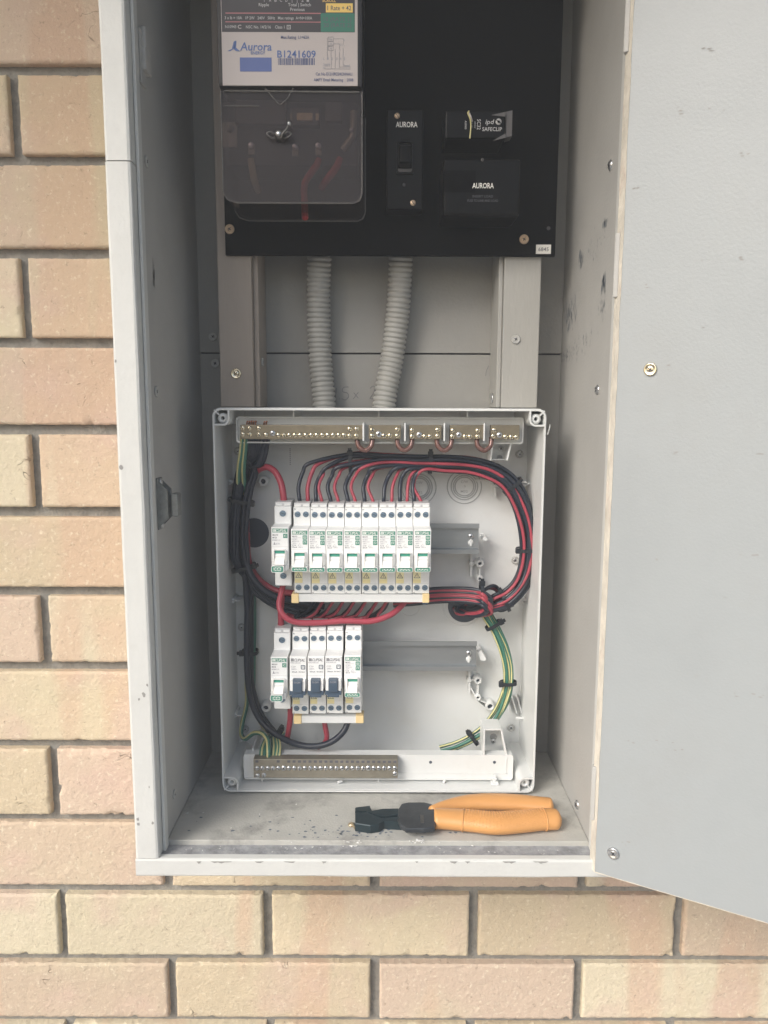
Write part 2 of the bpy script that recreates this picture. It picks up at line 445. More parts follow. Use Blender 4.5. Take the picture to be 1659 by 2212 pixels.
# ------------------------------------------------------------------ ground
g = MB('paving'); g.box(-2600, 2600, -2600, 1100, -1560, -1500)
solo('ground', g, kind='structure')

# ------------------------------------------------------------------ brick wall
CAB = (-219, 212, -432, 480)       # hole for the cabinet: X0, X1, z0, z1
wall = thing('brick_wall', (0, WALL_D, -1500), 'cream and pink face brick wall with deep grey joints around the cabinet', 'brick wall')
joints = [P(90, f/1.8228, WALL_D).z for f in (269, 627, 994, 1348, 1691, 2015, 2329, 2626, 2933, 3225)] + [P(600, f/1.8228, WALL_D).z for f in (3508, 3779, 4024)]
top = joints[0]; zs = [top+86*k for k in range(6, 0, -1)] + joints
while zs[-1] > -1420: zs.append(zs[-1]-86)
mb = MB('mortar')
X0, X1, ZT, ZB = -870, 880, zs[0], -1500
d0, d1 = WALL_D+10, WALL_D+60
mb.box(X0, CAB[0], d0, d1, ZB, ZT).box(CAB[1], X1, d0, d1, ZB, ZT).box(CAB[0], CAB[1], d0, d1, ZB, CAB[2]).box(CAB[0], CAB[1], d0, d1, CAB[3], ZT)
part('mortar', mb, wall)
i_first = 6                        # index in zs of the joint at 269
PAL = [(0.62, 0.515, 0.36), (0.65, 0.565, 0.41), (0.61, 0.485, 0.36), (0.66, 0.58, 0.425), (0.60, 0.495, 0.345), (0.635, 0.50, 0.385), (0.64, 0.54, 0.38)]
def brick_mesh(w_, h_, seed):
    nx, nz = max(8, int(w_/4)), max(6, int(h_/4))
    b = MB('brick_clay'); vs = []; fs = []
    def ed(i, n):                 # denser rows at the arrises
        t = i/n
        return t
    us = [0, 1.2/w_, 3.2/w_] + [k/nx for k in range(1, nx)] + [1-3.2/w_, 1-1.2/w_, 1]
    vz = [0, 1.2/h_, 3.2/h_] + [k/nz for k in range(1, nz)] + [1-3.2/h_, 1-1.2/h_, 1]
    us = sorted(set(us)); vz = sorted(set(vz))
    for b_ in vz:
        for a in us:
            x = a*w_; z = b_*h_
            e = min(x, w_-x, z, h_-z)
            q = Vector((x*.05+seed*7.3, z*.05, seed*3.1))
            wob = noise.noise(q*3.0); wob2 = noise.noise(q*11.0)
            dep = 2.2*max(0, 1-e/1.9)**2*(1+.6*wob) + .35*wob + .35*wob2
            chip = max(0, noise.noise(q*2.0+Vector((9, 3, 1)))-.33)*17*max(0, 1-e/5.0)
            dep += chip
            if e < 4:
                jx = .55*noise.noise(q*6+Vector((1, 7, 2))); jz = .55*noise.noise(q*6+Vector((5, 1, 8)))
            else: jx = jz = 0
            vs.append((x+jx, dep, z+jz))
    n = len(us); mN = len(vz)
    for j in range(mN-1):
        for i in range(n-1): fs.append((j*n+i, j*n+i+1, (j+1)*n+i+1, (j+1)*n+i))
    b.add(vs, fs, None, True)
    per = list(range(n)) + [j*n+n-1 for j in range(1, mN)] + [(mN-1)*n+i for i in range(n-2, -1, -1)] + [j*n for j in range(mN-2, 0, -1)]
    vv = [vs[i] for i in per] + [(vs[i][0], 14, vs[i][2]) for i in per]; k = len(per)
    b.add(vv, [(i, (i+1) % k, (i+1) % k + k, i+k) for i in range(k)], None, False)
    return b.mesh('brick')
cnt = 0
for ri in range(len(zs)-1):
    zt, zb = zs[ri]-5, zs[ri+1]+5
    par = (ri - i_first) % 2
    off = -371.5 if par == 0 else -247.5
    k = -3
    while True:
        xa = off + 238.5*k + 5; xb = off + 238.5*(k+1) - 5; k += 1
        if xa > X1: break
        if xb < X0: continue
        rects = [(xa, xb, zb, zt)]
        if xb > CAB[0] and xa < CAB[1] and zt > CAB[2] and zb < CAB[3]:
            rects = []
            if xa < CAB[0]-2: rects.append((xa, CAB[0]-1, zb, zt))
            if xb > CAB[1]+2: rects.append((CAB[1]+1, xb, zb, zt))
            if zb < CAB[2]-10 and zt > CAB[2]: rects.append((max(xa, CAB[0]+1), min(xb, CAB[1]-1), zb, CAB[2]-1))
            if zt > CAB[3]+10 and zb < CAB[3]: rects.append((max(xa, CAB[0]+1), min(xb, CAB[1]-1), CAB[3]+1, zt))
        for a, b_, c, d in rects:
            if b_-a < 8: continue
            jit = random.uniform(-1.3, 1.3)
            o = place('brick', brick_mesh(b_-a-random.uniform(0, 1.5), d-c-random.uniform(0, 1.2), cnt*1.37+.5), wall, (a+random.uniform(0, .8), WALL_D+jit*.8, c))
            colr = PAL[(cnt*5+ri*3) % len(PAL)]; f_ = random.uniform(.93, 1.06)
            o.color = (*[min(1, q*f_) for q in colr], 1); cnt += 1

# unseen eave, added over the wall to darken its upper part
b = MB('eave_paint'); b.box(-2400, 2400, 30, 880, 905, 912)
ev = solo('shade_eave', b, 'unseen eave soffit and fascia added above the wall to shade it', 'eave')
b = MB('eave_paint'); b.box(-2400, 2400, 5, 29.5, 880, 1080, bev=3); part('fascia', b, ev)

# ------------------------------------------------------------------ cabinet
cab = thing('meter_cabinet', (0, 668, -441), 'grey painted meter cabinet on the brick wall, its door swung open to the right', 'meter cabinet')
LX, RX = -209.0, 200.0
FZ = -419.0
def uneven(mb_, amt=.35, sc=.02):
    for v in mb_.v:
        v += Vector((noise.noise(v*sc), noise.noise(v*sc+Vector((9, 9, 9))), noise.noise(v*sc+Vector((3, 5, 7)))))*amt
    return mb_
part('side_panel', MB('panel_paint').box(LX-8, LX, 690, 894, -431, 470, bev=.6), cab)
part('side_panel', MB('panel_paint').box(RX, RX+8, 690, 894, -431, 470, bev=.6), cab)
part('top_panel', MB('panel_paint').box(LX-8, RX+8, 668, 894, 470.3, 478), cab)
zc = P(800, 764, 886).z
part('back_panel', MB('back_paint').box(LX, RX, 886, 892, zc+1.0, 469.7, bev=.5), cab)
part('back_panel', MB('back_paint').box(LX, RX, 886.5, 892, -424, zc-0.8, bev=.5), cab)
part('backing', MB('gap_dark').box(LX, RX, 892.5, 898, -431, 470), cab)
part('floor_panel', MB('floor_paint').box(LX+.3, RX-.3, 693, 886, FZ-6, FZ, bev=1.0), cab)
part('floor_frame', MB('dusty').box(LX-8, RX+8, 693.4, 886, -431, FZ-6.3), cab)
# stiles and rail
zcr = P(250, 347, 668).z
def strip(x0, x1, d0_, d1_, z0, z1, mt, bev, step=40):
    """a long bar with slightly wavy arrises"""
    n = max(2, int(max(z1-z0, x1-x0)/step)); hor = (x1-x0) > (z1-z0)
    prof = [(0, bev), (bev*.3, bev*.3), (bev, 0)]
    def section(t):
        w_ = (z1-z0) if hor else (x1-x0); dd = d1_-d0_
        pts = [(0, dd), (0, bev), (bev*.3, bev*.3), (bev, 0), (w_-bev, 0), (w_-bev*.3, bev*.3), (w_, bev), (w_, dd)]
        return pts
    vs = []; fs = []
    for i in range(n+1):
        t = i/n; L = (x0 + (x1-x0)*t) if hor else (z0 + (z1-z0)*t)
        for j, (a, b_) in enumerate(section(t)):
            k = .45*noise.noise(Vector((L*.03, j*2.3, x0)))
            if hor: vs.append((L, d0_+b_+k*.5, z0+a+k))
            else: vs.append((x0+a+k, d0_+b_+k*.5, L))
    for i in range(n):
        for j in range(8): fs.append((i*8+j, i*8+(j+1) % 8, (i+1)*8+(j+1) % 8, (i+1)*8+j))
    fs += [list(range(8)), list(range(n*8, n*8+8))]
    return MB(mt).add(vs, fs)
part('frame_stile', strip(-232, -210, 668, 690, -422.6, zcr-.5, 'frame_paint', 2.6), cab)
part('frame_stile', strip(-231.7, -210, 668.3, 690, zcr+.5, 488, 'frame_paint', 2.6), cab)
part('frame_stile', strip(203, 225, 668, 690, -422.6, 488, 'frame_paint', 2.0), cab)
part('frame_rail', strip(-232, 225, 668, 676, -441, -423, 'frame_paint', 2.0), cab)
part('sill_recess', MB('dusty').box(-224, 218, 676.2, 693.2, -440, -424), cab)
part('frame_rail', strip(-232, 225, 668, 690, 489, 507, 'frame_paint', 2.0), cab)
# casing round the outside where the cabinet stands proud of the brick
part('casing', MB('frame_paint').box(-228, -219.3, 690, 840, -438, 505, bev=.8).box(212.4, 221, 690, 840, -438, 505, bev=.8)
     .box(-219, 212, 693.6, 840, -440, -431.4), cab)
# rebate strip on the hinge side and on the left
part('rebate_strip', MB('frame_paint').box(-209.6, -206.8, 681, 690.5, -423, 470, bev=.5), cab)
part('rebate_strip', MB('frame_paint').box(198.5, 203.2, 676, 690.5, -423, 470, bev=.5), cab)
# battens
BT = 826.0
def batten(x0, x1, mt, lipx):
    b = MB(mt); b.box(x0, x1, BT, 886, -3.4, 469, bev=.8)
    return part('batten', uneven(b, .25), cab)
batten(-174, -139, 'batten_paint', 0); batten(124.4, 162.3, 'batten_grey', 0)
part('batten_strip', MB('batten_paint').box(-138.6, -133.5, BT+9, 886, -3.4, 469, bev=.8), cab)
part('batten_strip', MB('batten_grey').box(119.6, 124.0, BT+6, 886, -3.4, 469, bev=.8), cab)
place('screw', SC['brassy'], cab, P(510, 807, BT-.2)); place('screw', SC['painted'], cab, P(1114, 733, BT-.2))
place('screw', SC['painted'], cab, P(460, 727, 885.6)); place('screw', SC['painted'], cab, P(465, 785, 885.6))
# side of batten screws (facing inwards)
def side_screw(x, y, px, key, rz, nm='screw'):
    p = PP(x, y, Vector((px, 0, 0)), Vector((1, 0, 0)))
    return place(nm, SC[key], cab, p, rz=rz)
side_screw(1064, 860, 119.4, 'steel', -math.pi/2); side_screw(566, 782, -133.3, 'painted', math.pi/2)
side_screw(316, 349, LX+.2, 'painted', math.pi/2); side_screw(337, 846, LX+.2, 'painted', math.pi/2); side_screw(376, 1716, LX+.2, 'painted', math.pi/2)
side_screw(1319, 357, RX-.2, 'pan', -math.pi/2); side_screw(1291, 842, RX-.2, 'pan', -math.pi/2); side_screw(1247, 1738, RX-.2, 'pan', -math.pi/2)
# painted-over keeper and hinge leaf on the left panel
def lp(x, y): return PP(x, y, Vector((LX, 0, 0)), Vector((1, 0, 0)))
b = MB('panel_paint')
a0, a1 = lp(299, 62), lp(299, 176)
b.box(LX, LX+2.2, a0.y-3, a0.y+11, a1.z, a0.z, bev=.8)
for y in (90, 134):
    q = lp(308, y); b.box(LX, LX+5.5, q.y-9, q.y+9, q.z-9.5, q.z+9.5, bev=2.0)
part('keeper_block', b, cab)
# latch catch at mid height
q = lp(344, 1087)
b = MB('latch_metal'); b.box(LX, LX+1.6, q.y-8, q.y+8, q.z-24, q.z+24, bev=.6)
b.prism([(LX+1, q.z-22), (LX+10, q.z-13), (LX+10, q.z+13), (LX+1, q.z+22)], q.y-7, q.y-5.6)
b.prism([(LX+1, q.z-22), (LX+10, q.z-13), (LX+10, q.z+13), (LX+1, q.z+22)], q.y+5.6, q.y+7)
b.box(LX+12, LX+18, q.y-4, q.y+10, q.z-12, q.z+9, bev=1.2)
b.lathe((LX+1.5, q.y, q.z+20), [(3, 0), (3.4, 0), (3, 1.6), (1, 2.0)], 12, 'steel', axis='X')
b.lathe((LX+1.5, q.y, q.z-20), [(3, 0), (3.4, 0), (3, 1.6), (1, 2.0)], 12, 'steel', axis='X')
part('latch_catch', b, cab)
# scuffs: thin smears of old sealant on the side panels, floor and lip
def smear(pts_fn, region, n, wl, mt, mapper, seed):
    rnd = random.Random(seed); b = MB(mt)
    for i in range(n):
        cx = rnd.gauss(region[0], region[2]); cy = rnd.gauss(region[1], region[3])
        L = rnd.uniform(*wl[1]); ww = rnd.uniform(*wl[0])
        pts = []
        k = 6
        for j in range(k):
            t = j/(k-1)-.5; hw = ww*(1-4*t*t)*rnd.uniform(.5, 1.2)/2
            pts.append((t*L, hw))
        vs = [mapper(cx+h, cy+t) for t, h in pts] + [mapper(cx-h, cy+t) for t, h in pts[::-1]]
        b.add(vs, [list(range(len(vs)))])
    return b
mr = lambda a, z: (RX-.25, a, z)
def rp_(x, y):
    p = PP(x, y, Vector((RX, 0, 0)), Vector((1, 0, 0))); return p.y, p.z
b = MB('scuff')
for i, (x, y, sx, sy, n, wl) in enumerate([(1308, 482, 2.0, 5, 12, ((.5, 1.6), (3, 9))), (1256, 560, 2.2, 8, 16, ((.5, 1.5), (4, 11))), (1290, 528, 12, 9, 12, ((.4, .9), (2, 6))),
        (1304, 610, 1.6, 9, 14, ((.8, 2.0), (4, 13))), (1232, 680, 6, 14, 60, ((.5, 1.6), (3, 12))), (1258, 740, 12, 9, 26, ((.4, 1.0), (2, 7))), (1302, 660, 4, 14, 26, ((.4, .9), (2, 7))), (1228, 770, 7, 6, 24, ((.4, 1.2), (2, 6)))]):
    d_, z_ = rp_(x, y); e_, f_ = rp_(x+sx, y+sy)
    s_ = smear(None, (d_, z_, abs(e_-d_), abs(f_-z_)), int(n*1.5), ((wl[0][0]*.8, wl[0][1]*1.1), wl[1]), 'scuff', mr, 40+i)
    b.add(s_.v, s_.f)
part('scuff_marks', b, cab)['kind'] = 'stuff'
ml = lambda a, z: (LX+.25, a, z)
b = MB('scuff_light')
for i, (x, y, sx, sy, n, wl) in enumerate([(440, 700, 3, 14, 14, ((.4, 1.1), (3, 12))), (332, 600, 2, 12, 16, ((.8, 2.2), (6, 20)))]):
    p = lp(x, y); p2 = lp(x+sx, y+sy)
    s_ = smear(None, (p.y, p.z, abs(p2.y-p.y), abs(p2.z-p.z)), n, wl, 'scuff_light', ml, 60+i); b.add(s_.v, s_.f)
part('scuff_marks', b, cab)['kind'] = 'stuff'
# dirt pools on the floor by the jaws and chips of paint missing from the rail
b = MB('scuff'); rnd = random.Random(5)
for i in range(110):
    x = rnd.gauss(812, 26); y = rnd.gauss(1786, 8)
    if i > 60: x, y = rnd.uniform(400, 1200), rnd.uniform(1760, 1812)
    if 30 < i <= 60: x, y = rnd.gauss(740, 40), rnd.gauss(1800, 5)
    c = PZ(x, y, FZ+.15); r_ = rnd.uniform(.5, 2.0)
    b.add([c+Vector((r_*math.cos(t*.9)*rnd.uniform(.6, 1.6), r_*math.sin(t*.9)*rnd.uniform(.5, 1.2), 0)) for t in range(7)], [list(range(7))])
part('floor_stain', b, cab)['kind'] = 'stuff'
b = MB('scuff_light'); rnd = random.Random(8)
for x, wpx in ((478, 22), (560, 9), (625, 12), (700, 5), (980, 8), (1100, 14), (1010, 5), (430, 5), (1168, 16), (900, 3)):
    c = P(x, 1858, 667.8); L = wpx/2.3
    top_ = [(c.x-L+2*L*t/6, 667.6, c.z-1.2) for t in range(7)]
    bot_ = [(c.x-L+2*L*t/6, 667.6, c.z-1.2-rnd.uniform(.8, 2.6)*(1-(t/3-1)**2*.8)) for t in range(7)]
    b.add(top_+bot_[::-1], [list(range(14))])
for (x, y) in ((298, 1770), (300, 1510), (322, 1700), (318, 1480), (330, 1778), (310, 1500), (250, 780), (262, 1010), (299, 1780)):
    c = P(x, y, 667.8); r_ = rnd.uniform(.7, 1.8)
    b.add([c+Vector((r_*math.cos(t*.9)*rnd.uniform(.5, 1.2), 0, r_*math.sin(t*.9)*rnd.uniform(.6, 1.9))) for t in range(7)], [list(range(7))])
part('paint_chips', b, cab)['kind'] = 'stuff'
# pencil note on the back panel
b = MB('pencil')
def stroke(pts, r=.32, D=886.3):
    b.tube([P(x, y, D) for x, y in pts], r, 5, 'pencil', n=4)
stroke([(727, 838), (724, 862)])
stroke([(733, 861), (734, 862)])
stroke([(753, 836), (742, 837), (740, 846), (750, 849), (753, 857), (746, 864), (738, 861)])
stroke([(764, 848), (774, 860)]); stroke([(774, 847), (763, 862)])
stroke([(799, 839), (806, 834), (811, 839), (806, 850), (799, 861)]); stroke([(799, 861), (812, 862)])
stroke([(1056, 790), (1051, 800), (1049, 812)], .25)
part('handwriting', b, cab)['kind'] = 'stuff'

# ------------------------------------------------------------------ door, hinged on the right and swung well open
DA = math.atan2(-72, 129)
door = bpy.data.objects.new('door', None); COL.objects.link(door); door.parent = cab
DB = Vector((192.5, 667, -432.5))
door.location = (DB-ORG[cab.name])/1000; door.rotation_euler.z = DA; ORG[door.name] = Vector((0, 0, 0)); door.empty_display_size = .02
DM = Matrix.Rotation(DA, 3, 'Z'); DN = DM @ Vector((0, -1, 0))
def dl(x, y):
    """pixel -> door coordinates on the inner face"""
    return DM.inverted() @ (PP(x, y, DB, DN) - DB)
DW, DH, DT, CH = 430.0, 925.0, 16.0, 6.5
b = MB('door_paint')
N = 60
prof_n = N+1
vs = []
for i in range(N+1):
    z = DH*i/N
    k1 = .8*noise.noise(Vector((z*.05, 3, 0))) + .5*noise.noise(Vector((z*.2, 8, 0))); k2 = .35*noise.noise(Vector((z*.04, 9, 2)))
    vs += [(0+k2, DT, z), (0+k2, CH, z), (CH+k1, 0, z), (DW, 0, z), (DW, DT, z)]
fs = []; mats_ = []
bb = MB('door_paint')
for i in range(N):
    for j in range(5):
        if j == 1: continue
        fs.append((i*5+j, i*5+(j+1) % 5, (i+1)*5+(j+1) % 5, (i+1)*5+j))
bb.add(vs, fs + [(0, 1, 2, 3, 4), tuple(N*5+k for k in (4, 3, 2, 1, 0))])
part('door_leaf', bb, door, local=True)
bb = MB('worn_edge'); vs2 = []
for i in range(N+1): vs2 += [Vector(vs[i*5+1])+Vector((-.12, -.12, 0)), Vector(vs[i*5+2])+Vector((-.12, -.12, 0))]
bb.add(vs2, [(2*i, 2*i+1, 2*i+3, 2*i+2) for i in range(N)])
# raw white line along the bottom arris
bv = []
for i in range(61):
    x = CH + (DW-CH)*i/60; k = .5+.5*abs(noise.noise(Vector((x*.11, 1, 4))))
    bv += [(x, -.35, .2), (x, -.35, .2+1.3*k), (x, .6, -.3)]
bb.add(bv, [(3*i, 3*i+3, 3*i+4, 3*i+1) for i in range(60)] + [(3*i, 3*i+2, 3*i+5, 3*i+3) for i in range(60)])
part('worn_edge', bb, door, local=True)
for x, y, key in ((1405, 798, 'brassy'), (1325, 1843, 'boxsteel')):
    p = dl(x, y); o = bpy.data.objects.new('screw', SC[key] if key == 'brassy' else SC['steel']); COL.objects.link(o); o.parent = door
    o.location = Vector((p.x, -.2, p.z))/1000
sm = MB('scuff_light'); rnd = random.Random(17)
for x, y, n_, sx in ((1530, 105, 3, 6), (1375, 405, 4, 9), (1520, 705, 2, 4), (1700, 690, 3, 8), (1442, 795, 2, 4), (1565, 1290, 2, 3), (1560, 1840, 1, 3), (1470, 1620, 2, 6), (1420, 1210, 2, 8), (1610, 330, 3, 10), (1640, 980, 3, 12), (1500, 1460, 2, 5), (1348, 1822, 3, 6), (1400, 620, 2, 9), (1580, 560, 5, 30), (1450, 980, 5, 40), (1600, 1500, 6, 40), (1400, 1600, 4, 25), (1500, 240, 5, 40), (1620, 1200, 4, 20)):
    for _ in range(n_):
        c = dl(x+rnd.gauss(0, sx), y+rnd.gauss(0, 3)); r_ = rnd.uniform(.4, 1.2)
        sm.add([Vector((c.x+r_*rnd.uniform(.8, 2.2)*math.cos(t*.9), -.15, c.z+r_*rnd.uniform(.3, .8)*math.sin(t*.9))) for t in range(7)], [list(range(7))])
part('scuff_marks', sm, door, local=True)['kind'] = 'stuff'
for zz in (dl(1350, 570).z, dl(1290, 1720).z, dl(1370, 30).z):
    h = MB('panel_paint'); h.box(-.9, 3.0, 2.6, DT-1, zz-26, zz+26, bev=.5)
    for k in range(3): h.lathe((-.6, DT*.6, zz-24+17*k), [(1.8, 0), (2.0, .5), (2.0, 14.5), (1.8, 15)], 12, 'panel_paint', axis='z')
    part('door_hinge', h, door, local=True)

# ------------------------------------------------------------------ black meter panel
PD = 820.0
pa, pb_ = P(487, 551, PD), P(1197, 551, PD)
panel = solo('mounting_panel', MB('bakelite').box(pa.x, pb_.x+1, PD, PD+5.6, pa.z, 463, bev=.7),
     'large black panel board behind the electricity meter', 'panel')
ps = MB()
for x, y in ((496, 495), (1132, 517)):
    o = place('screw', SC['tan'], None, P(x, y, PD-.2)); o.parent = panel; o.location = (P(x, y, PD-.2)-ORG[panel.name])/1000
small = MB('slot').lathe(P(1185, 493, PD-.2), [(1.5, -.3), (2, 0), (2, .2)], 12); part('screw_hole', small, panel)
a = P(1174, 538.5, PD-.4)
b = MB('sticker'); b.box(a.x-7.7, a.x+7.7, PD-.5, PD-.05, a.z-4.6, a.z+4.6, bev=.1); b.text('6845', a.x, a.z, PD-.58, width=10.6, h=5.2, mt='print_dark')
solo('number_sticker', b, 'small cream sticker reading 6845 at the bottom right corner of the black panel', 'sticker')

# ------------------------------------------------------------------ electricity meter
MD = 743.0
mt_ = thing('electricity_meter', P(630, 478, PD), 'electricity meter with cream Aurora Energy label above a smoky clear terminal cover', 'meter')
mx0, mx1 = P(474, 300, MD).x, P(783, 300, MD).x
zb_, zt_ = P(600, 188, MD).z, 455.0
part('meter_case', MB('meter_black').box(mx0, mx1, MD, PD-.3, zb_, zt_, bev=3), mt_)
zcov = P(600, 437, MD).z
b = MB('smoky_cover')
# front sheet, sides and floor of the cover, with cut lower left corner
x0, x1 = P(478, 300, MD).x, P(782, 300, MD).x
z0 = zcov; z1 = zb_-2.5
out = [(x0, z1), (x0, z0+9), (x0+4, z0+3), (x0+13, z0), (x1-8, z0), (x1-2.4, z0+2.4), (x1, z0+8), (x1, z1)]
b.prism(out, MD+2, MD+4.2)
def offp(o_, k): return [(x+(k if x < (x0+x1)/2 else -k), z+(k if z < z1-5 else 0)) for x, z in o_]
inn = offp(out, 2)
vs = [(x, MD+4.3, z) for x, z in out] + [(x, PD-8, z) for x, z in out] + [(x, MD+4.3, z) for x, z in inn] + [(x, PD-8, z) for x, z in inn]
n8 = len(out); fs = []
for i in range(n8-1): fs += [(i, i+1, n8+i+1, n8+i), (2*n8+i, 3*n8+i, 3*n8+i+1, 2*n8+i+1), (n8+i, n8+i+1, 3*n8+i+1, 3*n8+i)]
b.add(vs, fs)
cover = part('terminal_cover', b, mt_)
e = MB('clear_edge')
e.tube([(x, MD+2.6, z) for x, z in out], .8, 6, raw=True)
e.tube([(x+(-1.2 if x < -80 else 1.2), PD-9, z+(-1.0 if z < z1-3 else 0)) for x, z in out], 1.0, 6, raw=True)
e.tube([P(485, 196, MD+1), P(775, 199, MD+1)], .9, 6, raw=True)
e.tube([P(482, 229, MD+1.4), P(560, 229, MD+1.4), P(610, 229.5, MD+1.4), P(781, 230, MD+1.4)][:2], .5, 6, raw=True)
e.tube([P(571, 189, MD+1), P(601, 224, MD+1), P(606, 226, MD+1), P(622, 212, MD+1), P(633, 190, MD+1)], .55, 6, raw=True)
part('cover_rim', e, cover)
# terminal block behind the cover
TD = 768.0
b = MB('meter_grey')
a = P(492, 250, TD); c = P(770, 356, TD)
b.box(P(486, 260, TD+2).x, P(772, 260, TD+2).x, TD+2, PD-.4, P(600, 358, TD+2).z, z1, bev=2, mt='meter_black')
b.box(P(506, 260, TD-6).x, P(618, 260, TD-6).x, TD-6, TD+2.5, P(600, 268, TD-6).z, z1-1, bev=2)
b.box(P(628, 260, TD-8).x, P(690, 260, TD-8).x, TD-8, TD+2.6, P(600, 270, TD-8).z, P(600, 232, TD-8).z, bev=1.5)
b.box(P(702, 260, TD-7).x, P(738, 260, TD-7).x, TD-7, TD+2.7, P(600, 262, TD-7).z, P(600, 218, TD-7).z, bev=1.5)
part('terminal_block', b, mt_)
b = MB('brass'); a = P(641, 244, TD-10); c = P(675.6, 261, TD-10); b.box(a.x, c.x, TD-11, TD-8, c.z, a.z, bev=.6)
a = P(682, 245, TD-9); c = P(689, 260, TD-9); b.box(a.x, c.x, TD-10, TD-7.7, c.z, a.z, bev=.6)
a = P(627, 245, TD-9); c = P(633, 260, TD-9); b.box(a.x, c.x, TD-10, TD-7.7, c.z, a.z, bev=.6, mt='bar_metal')
part('brass_link', b, mt_)
for x, y in ((543, 315), (638, 318), (688, 316)):
    b = MB('steel'); p = P(x, y, TD); b.lathe((p.x, TD+1.5, p.z), [(2.0, -4), (3.0, -3.6), (3.2, 0)], 14); b.box(p.x-3, p.x+3, TD-.4, TD+1.6, p.z-8, p.z-1, bev=.6, mt='bar_grey')
    part('terminal', b, mt_)
b = MB('bar_grey'); p = P(497, 278, TD); b.lathe((p.x, TD+1.5, p.z), [(3, -5), (3.6, -4.4), (4, 0)], 14); b.box(p.x-7, p.x+7, TD-1, TD+2, p.z-17, p.z+6, bev=1.2); part('terminal', b, mt_)
b = MB('bar_grey'); b.tube([P(764, 240, TD-2), P(762, 290, TD-2), P(752, 308, TD-1), P(741, 324, TD)], 3.4, 8); p = P(759, 279, TD-8); b.lathe((p.x, TD-5.5, p.z), [(1.2, -1.2), (2, -.6), (2.2, 0)], 12, 'steel'); part('terminal', b, mt_)
b = MB('meter_wire_cream'); b.tube([P(542, 345, TD+3), P(546, 370, TD), P(550, 392, TD+3), P(558, 412, TD+22)], 3.4); part('meter_wire', b, mt_)
b = MB('meter_wire_red'); b.tube([P(689, 345, TD+4), P(683, 358, TD+2), P(664, 385, TD+4), P(657, 405, TD+8), P(658, 440, TD+16), P(659, 470, TD+34)], 3.4); part('meter_wire', b, mt_)
b = MB('meter_wire_red'); b.tube([P(735, 343, TD+4), P(726, 362, TD+2), P(708, 386, TD+6), P(695, 405, TD+22)], 3.6); part('meter_wire', b, mt_)
# wing nut and seal wire on the cover
b = MB('dull_steel'); p = P(604, 293, MD); D_ = MD-1
b.lathe((p.x, D_, p.z), [(2.2, -4.5), (3.6, -4), (4.6, 0), (5.6, 2.8)], 14)
for sgn in (-1, 1):
    b.tube([(p.x+sgn*4, D_-1.5, p.z-3), (p.x+sgn*8, D_-2.5, p.z-2.5), (p.x+sgn*11, D_-2.5, p.z+.5), (p.x+sgn*8, D_-2.5, p.z+2), (p.x+sgn*4, D_-2, p.z+.5)], .9, 7)
b.lathe((p.x, D_, p.z), [(1.6, -6), (2, -5.6), (2, 0)], 10, 'steel')
part('wing_nut', b, mt_)
b = MB('dull_steel'); b.tube([P(608, 298, MD-6), P(611, 288, MD-7), P(620, 278, MD-7), P(624, 268, MD-6)], 1.1, 7); p = P(625, 268, MD-5); b.lathe((p.x, MD-6, p.z), [(.8, -2), (1.8, -1), (1.8, 1)], 10, 'steel'); part('seal_wire', b, mt_)
# label
LD = MD-.8
def lpx(x, y): return P(x, y, LD)
b = MB('meter_label'); a = lpx(481, 184.5); c = lpx(772.5, 10); b.box(a.x, c.x, LD, MD+.5, a.z, 452, bev=.3)
b.quad(a.x+.6, lpx(766.5, 60).x, lpx(480, 69).z, 452, LD-.12, 'meter_dark_label')
def T(s, x, y, wpx, hpx, mt, **k):
    p = lpx(x, y); sc = MD/(FOC*1.075)
    b.text(s, p.x, p.z, LD-.30, width=wpx*sc, h=hpx*sc*1.38, mt=mt, **k)
def rq(x0, y0, x1, y1, mt, d=.2):
    p0, p1 = lpx(x0, y1), lpx(x1, y0); b.quad(p0.x, p1.x, p0.z, p1.z, LD-d, mt)
T('Ripple', 570, 10.4, 22, 6.5, 'label_silver'); T('Total | Switch', 647, 10.4, 49, 6.5, 'label_silver'); T('Previous', 642.5, 20.5, 31, 6.5, 'label_silver'); T('SCROLL', 711, 1.5, 29, 6, 'label_yellow')
for x, c_ in ((571, 'I'), (583.5, 'A'), (595.5, 'B'), (607, 'C'), (619, 'D'), (631, '|'), (642, '|'), (653.5, '2'), (665, '1')): T(c_, x, 0.5, 5 if c_ not in 'I|' else 1, 7, 'label_silver')
rq(704, 7.5, 762, 27, 'label_yellow', .24); T('1 Rate + 42', 733, 17.5, 51, 9.5, 'print_dark')
rq(693, 29, 766, 69, 'label_green', .24); T('10 (RATE 1)', 729, 41.5, 60, 8.5, 'print_dark'); T('20 (RATE 2)', 729, 54.5, 60, 8.5, 'print_dark')
rq(487, 28, 693, 29.6, 'label_pink'); rq(487, 47, 693, 48.3, 'label_pink')
T('3 x lb = 10A   1P 2W   240V   50Hz   Max ratings  A+N=100A', 580, 39, 188, 6, 'label_silver'); 
T('N10943', 498.5, 58, 24, 6, 'label_silver'); T('C', 517.5, 58, 8, 8, 'meter_label'); T('NSC No. 14/2/16    Class 1', 573, 58.5, 83, 6.2, 'label_silver')
p0 = lpx(619.5, 63.5); p1 = lpx(628, 54.5)
b.ring([(p0.x, p0.z), (p1.x, p0.z), (p1.x, p1.z), (p0.x, p1.z)], [(p0.x+.5, p0.z+.5), (p1.x-.5, p0.z+.5), (p1.x-.5, p1.z-.5), (p0.x+.5, p1.z-.5)], LD-.3, LD-.1, 'label_silver'); T('D', 624, 59, 4, 4, 'label_silver')
T('Max Rating  L1=63A', 637.5, 80.5, 61, 6.6, 'label_ink')
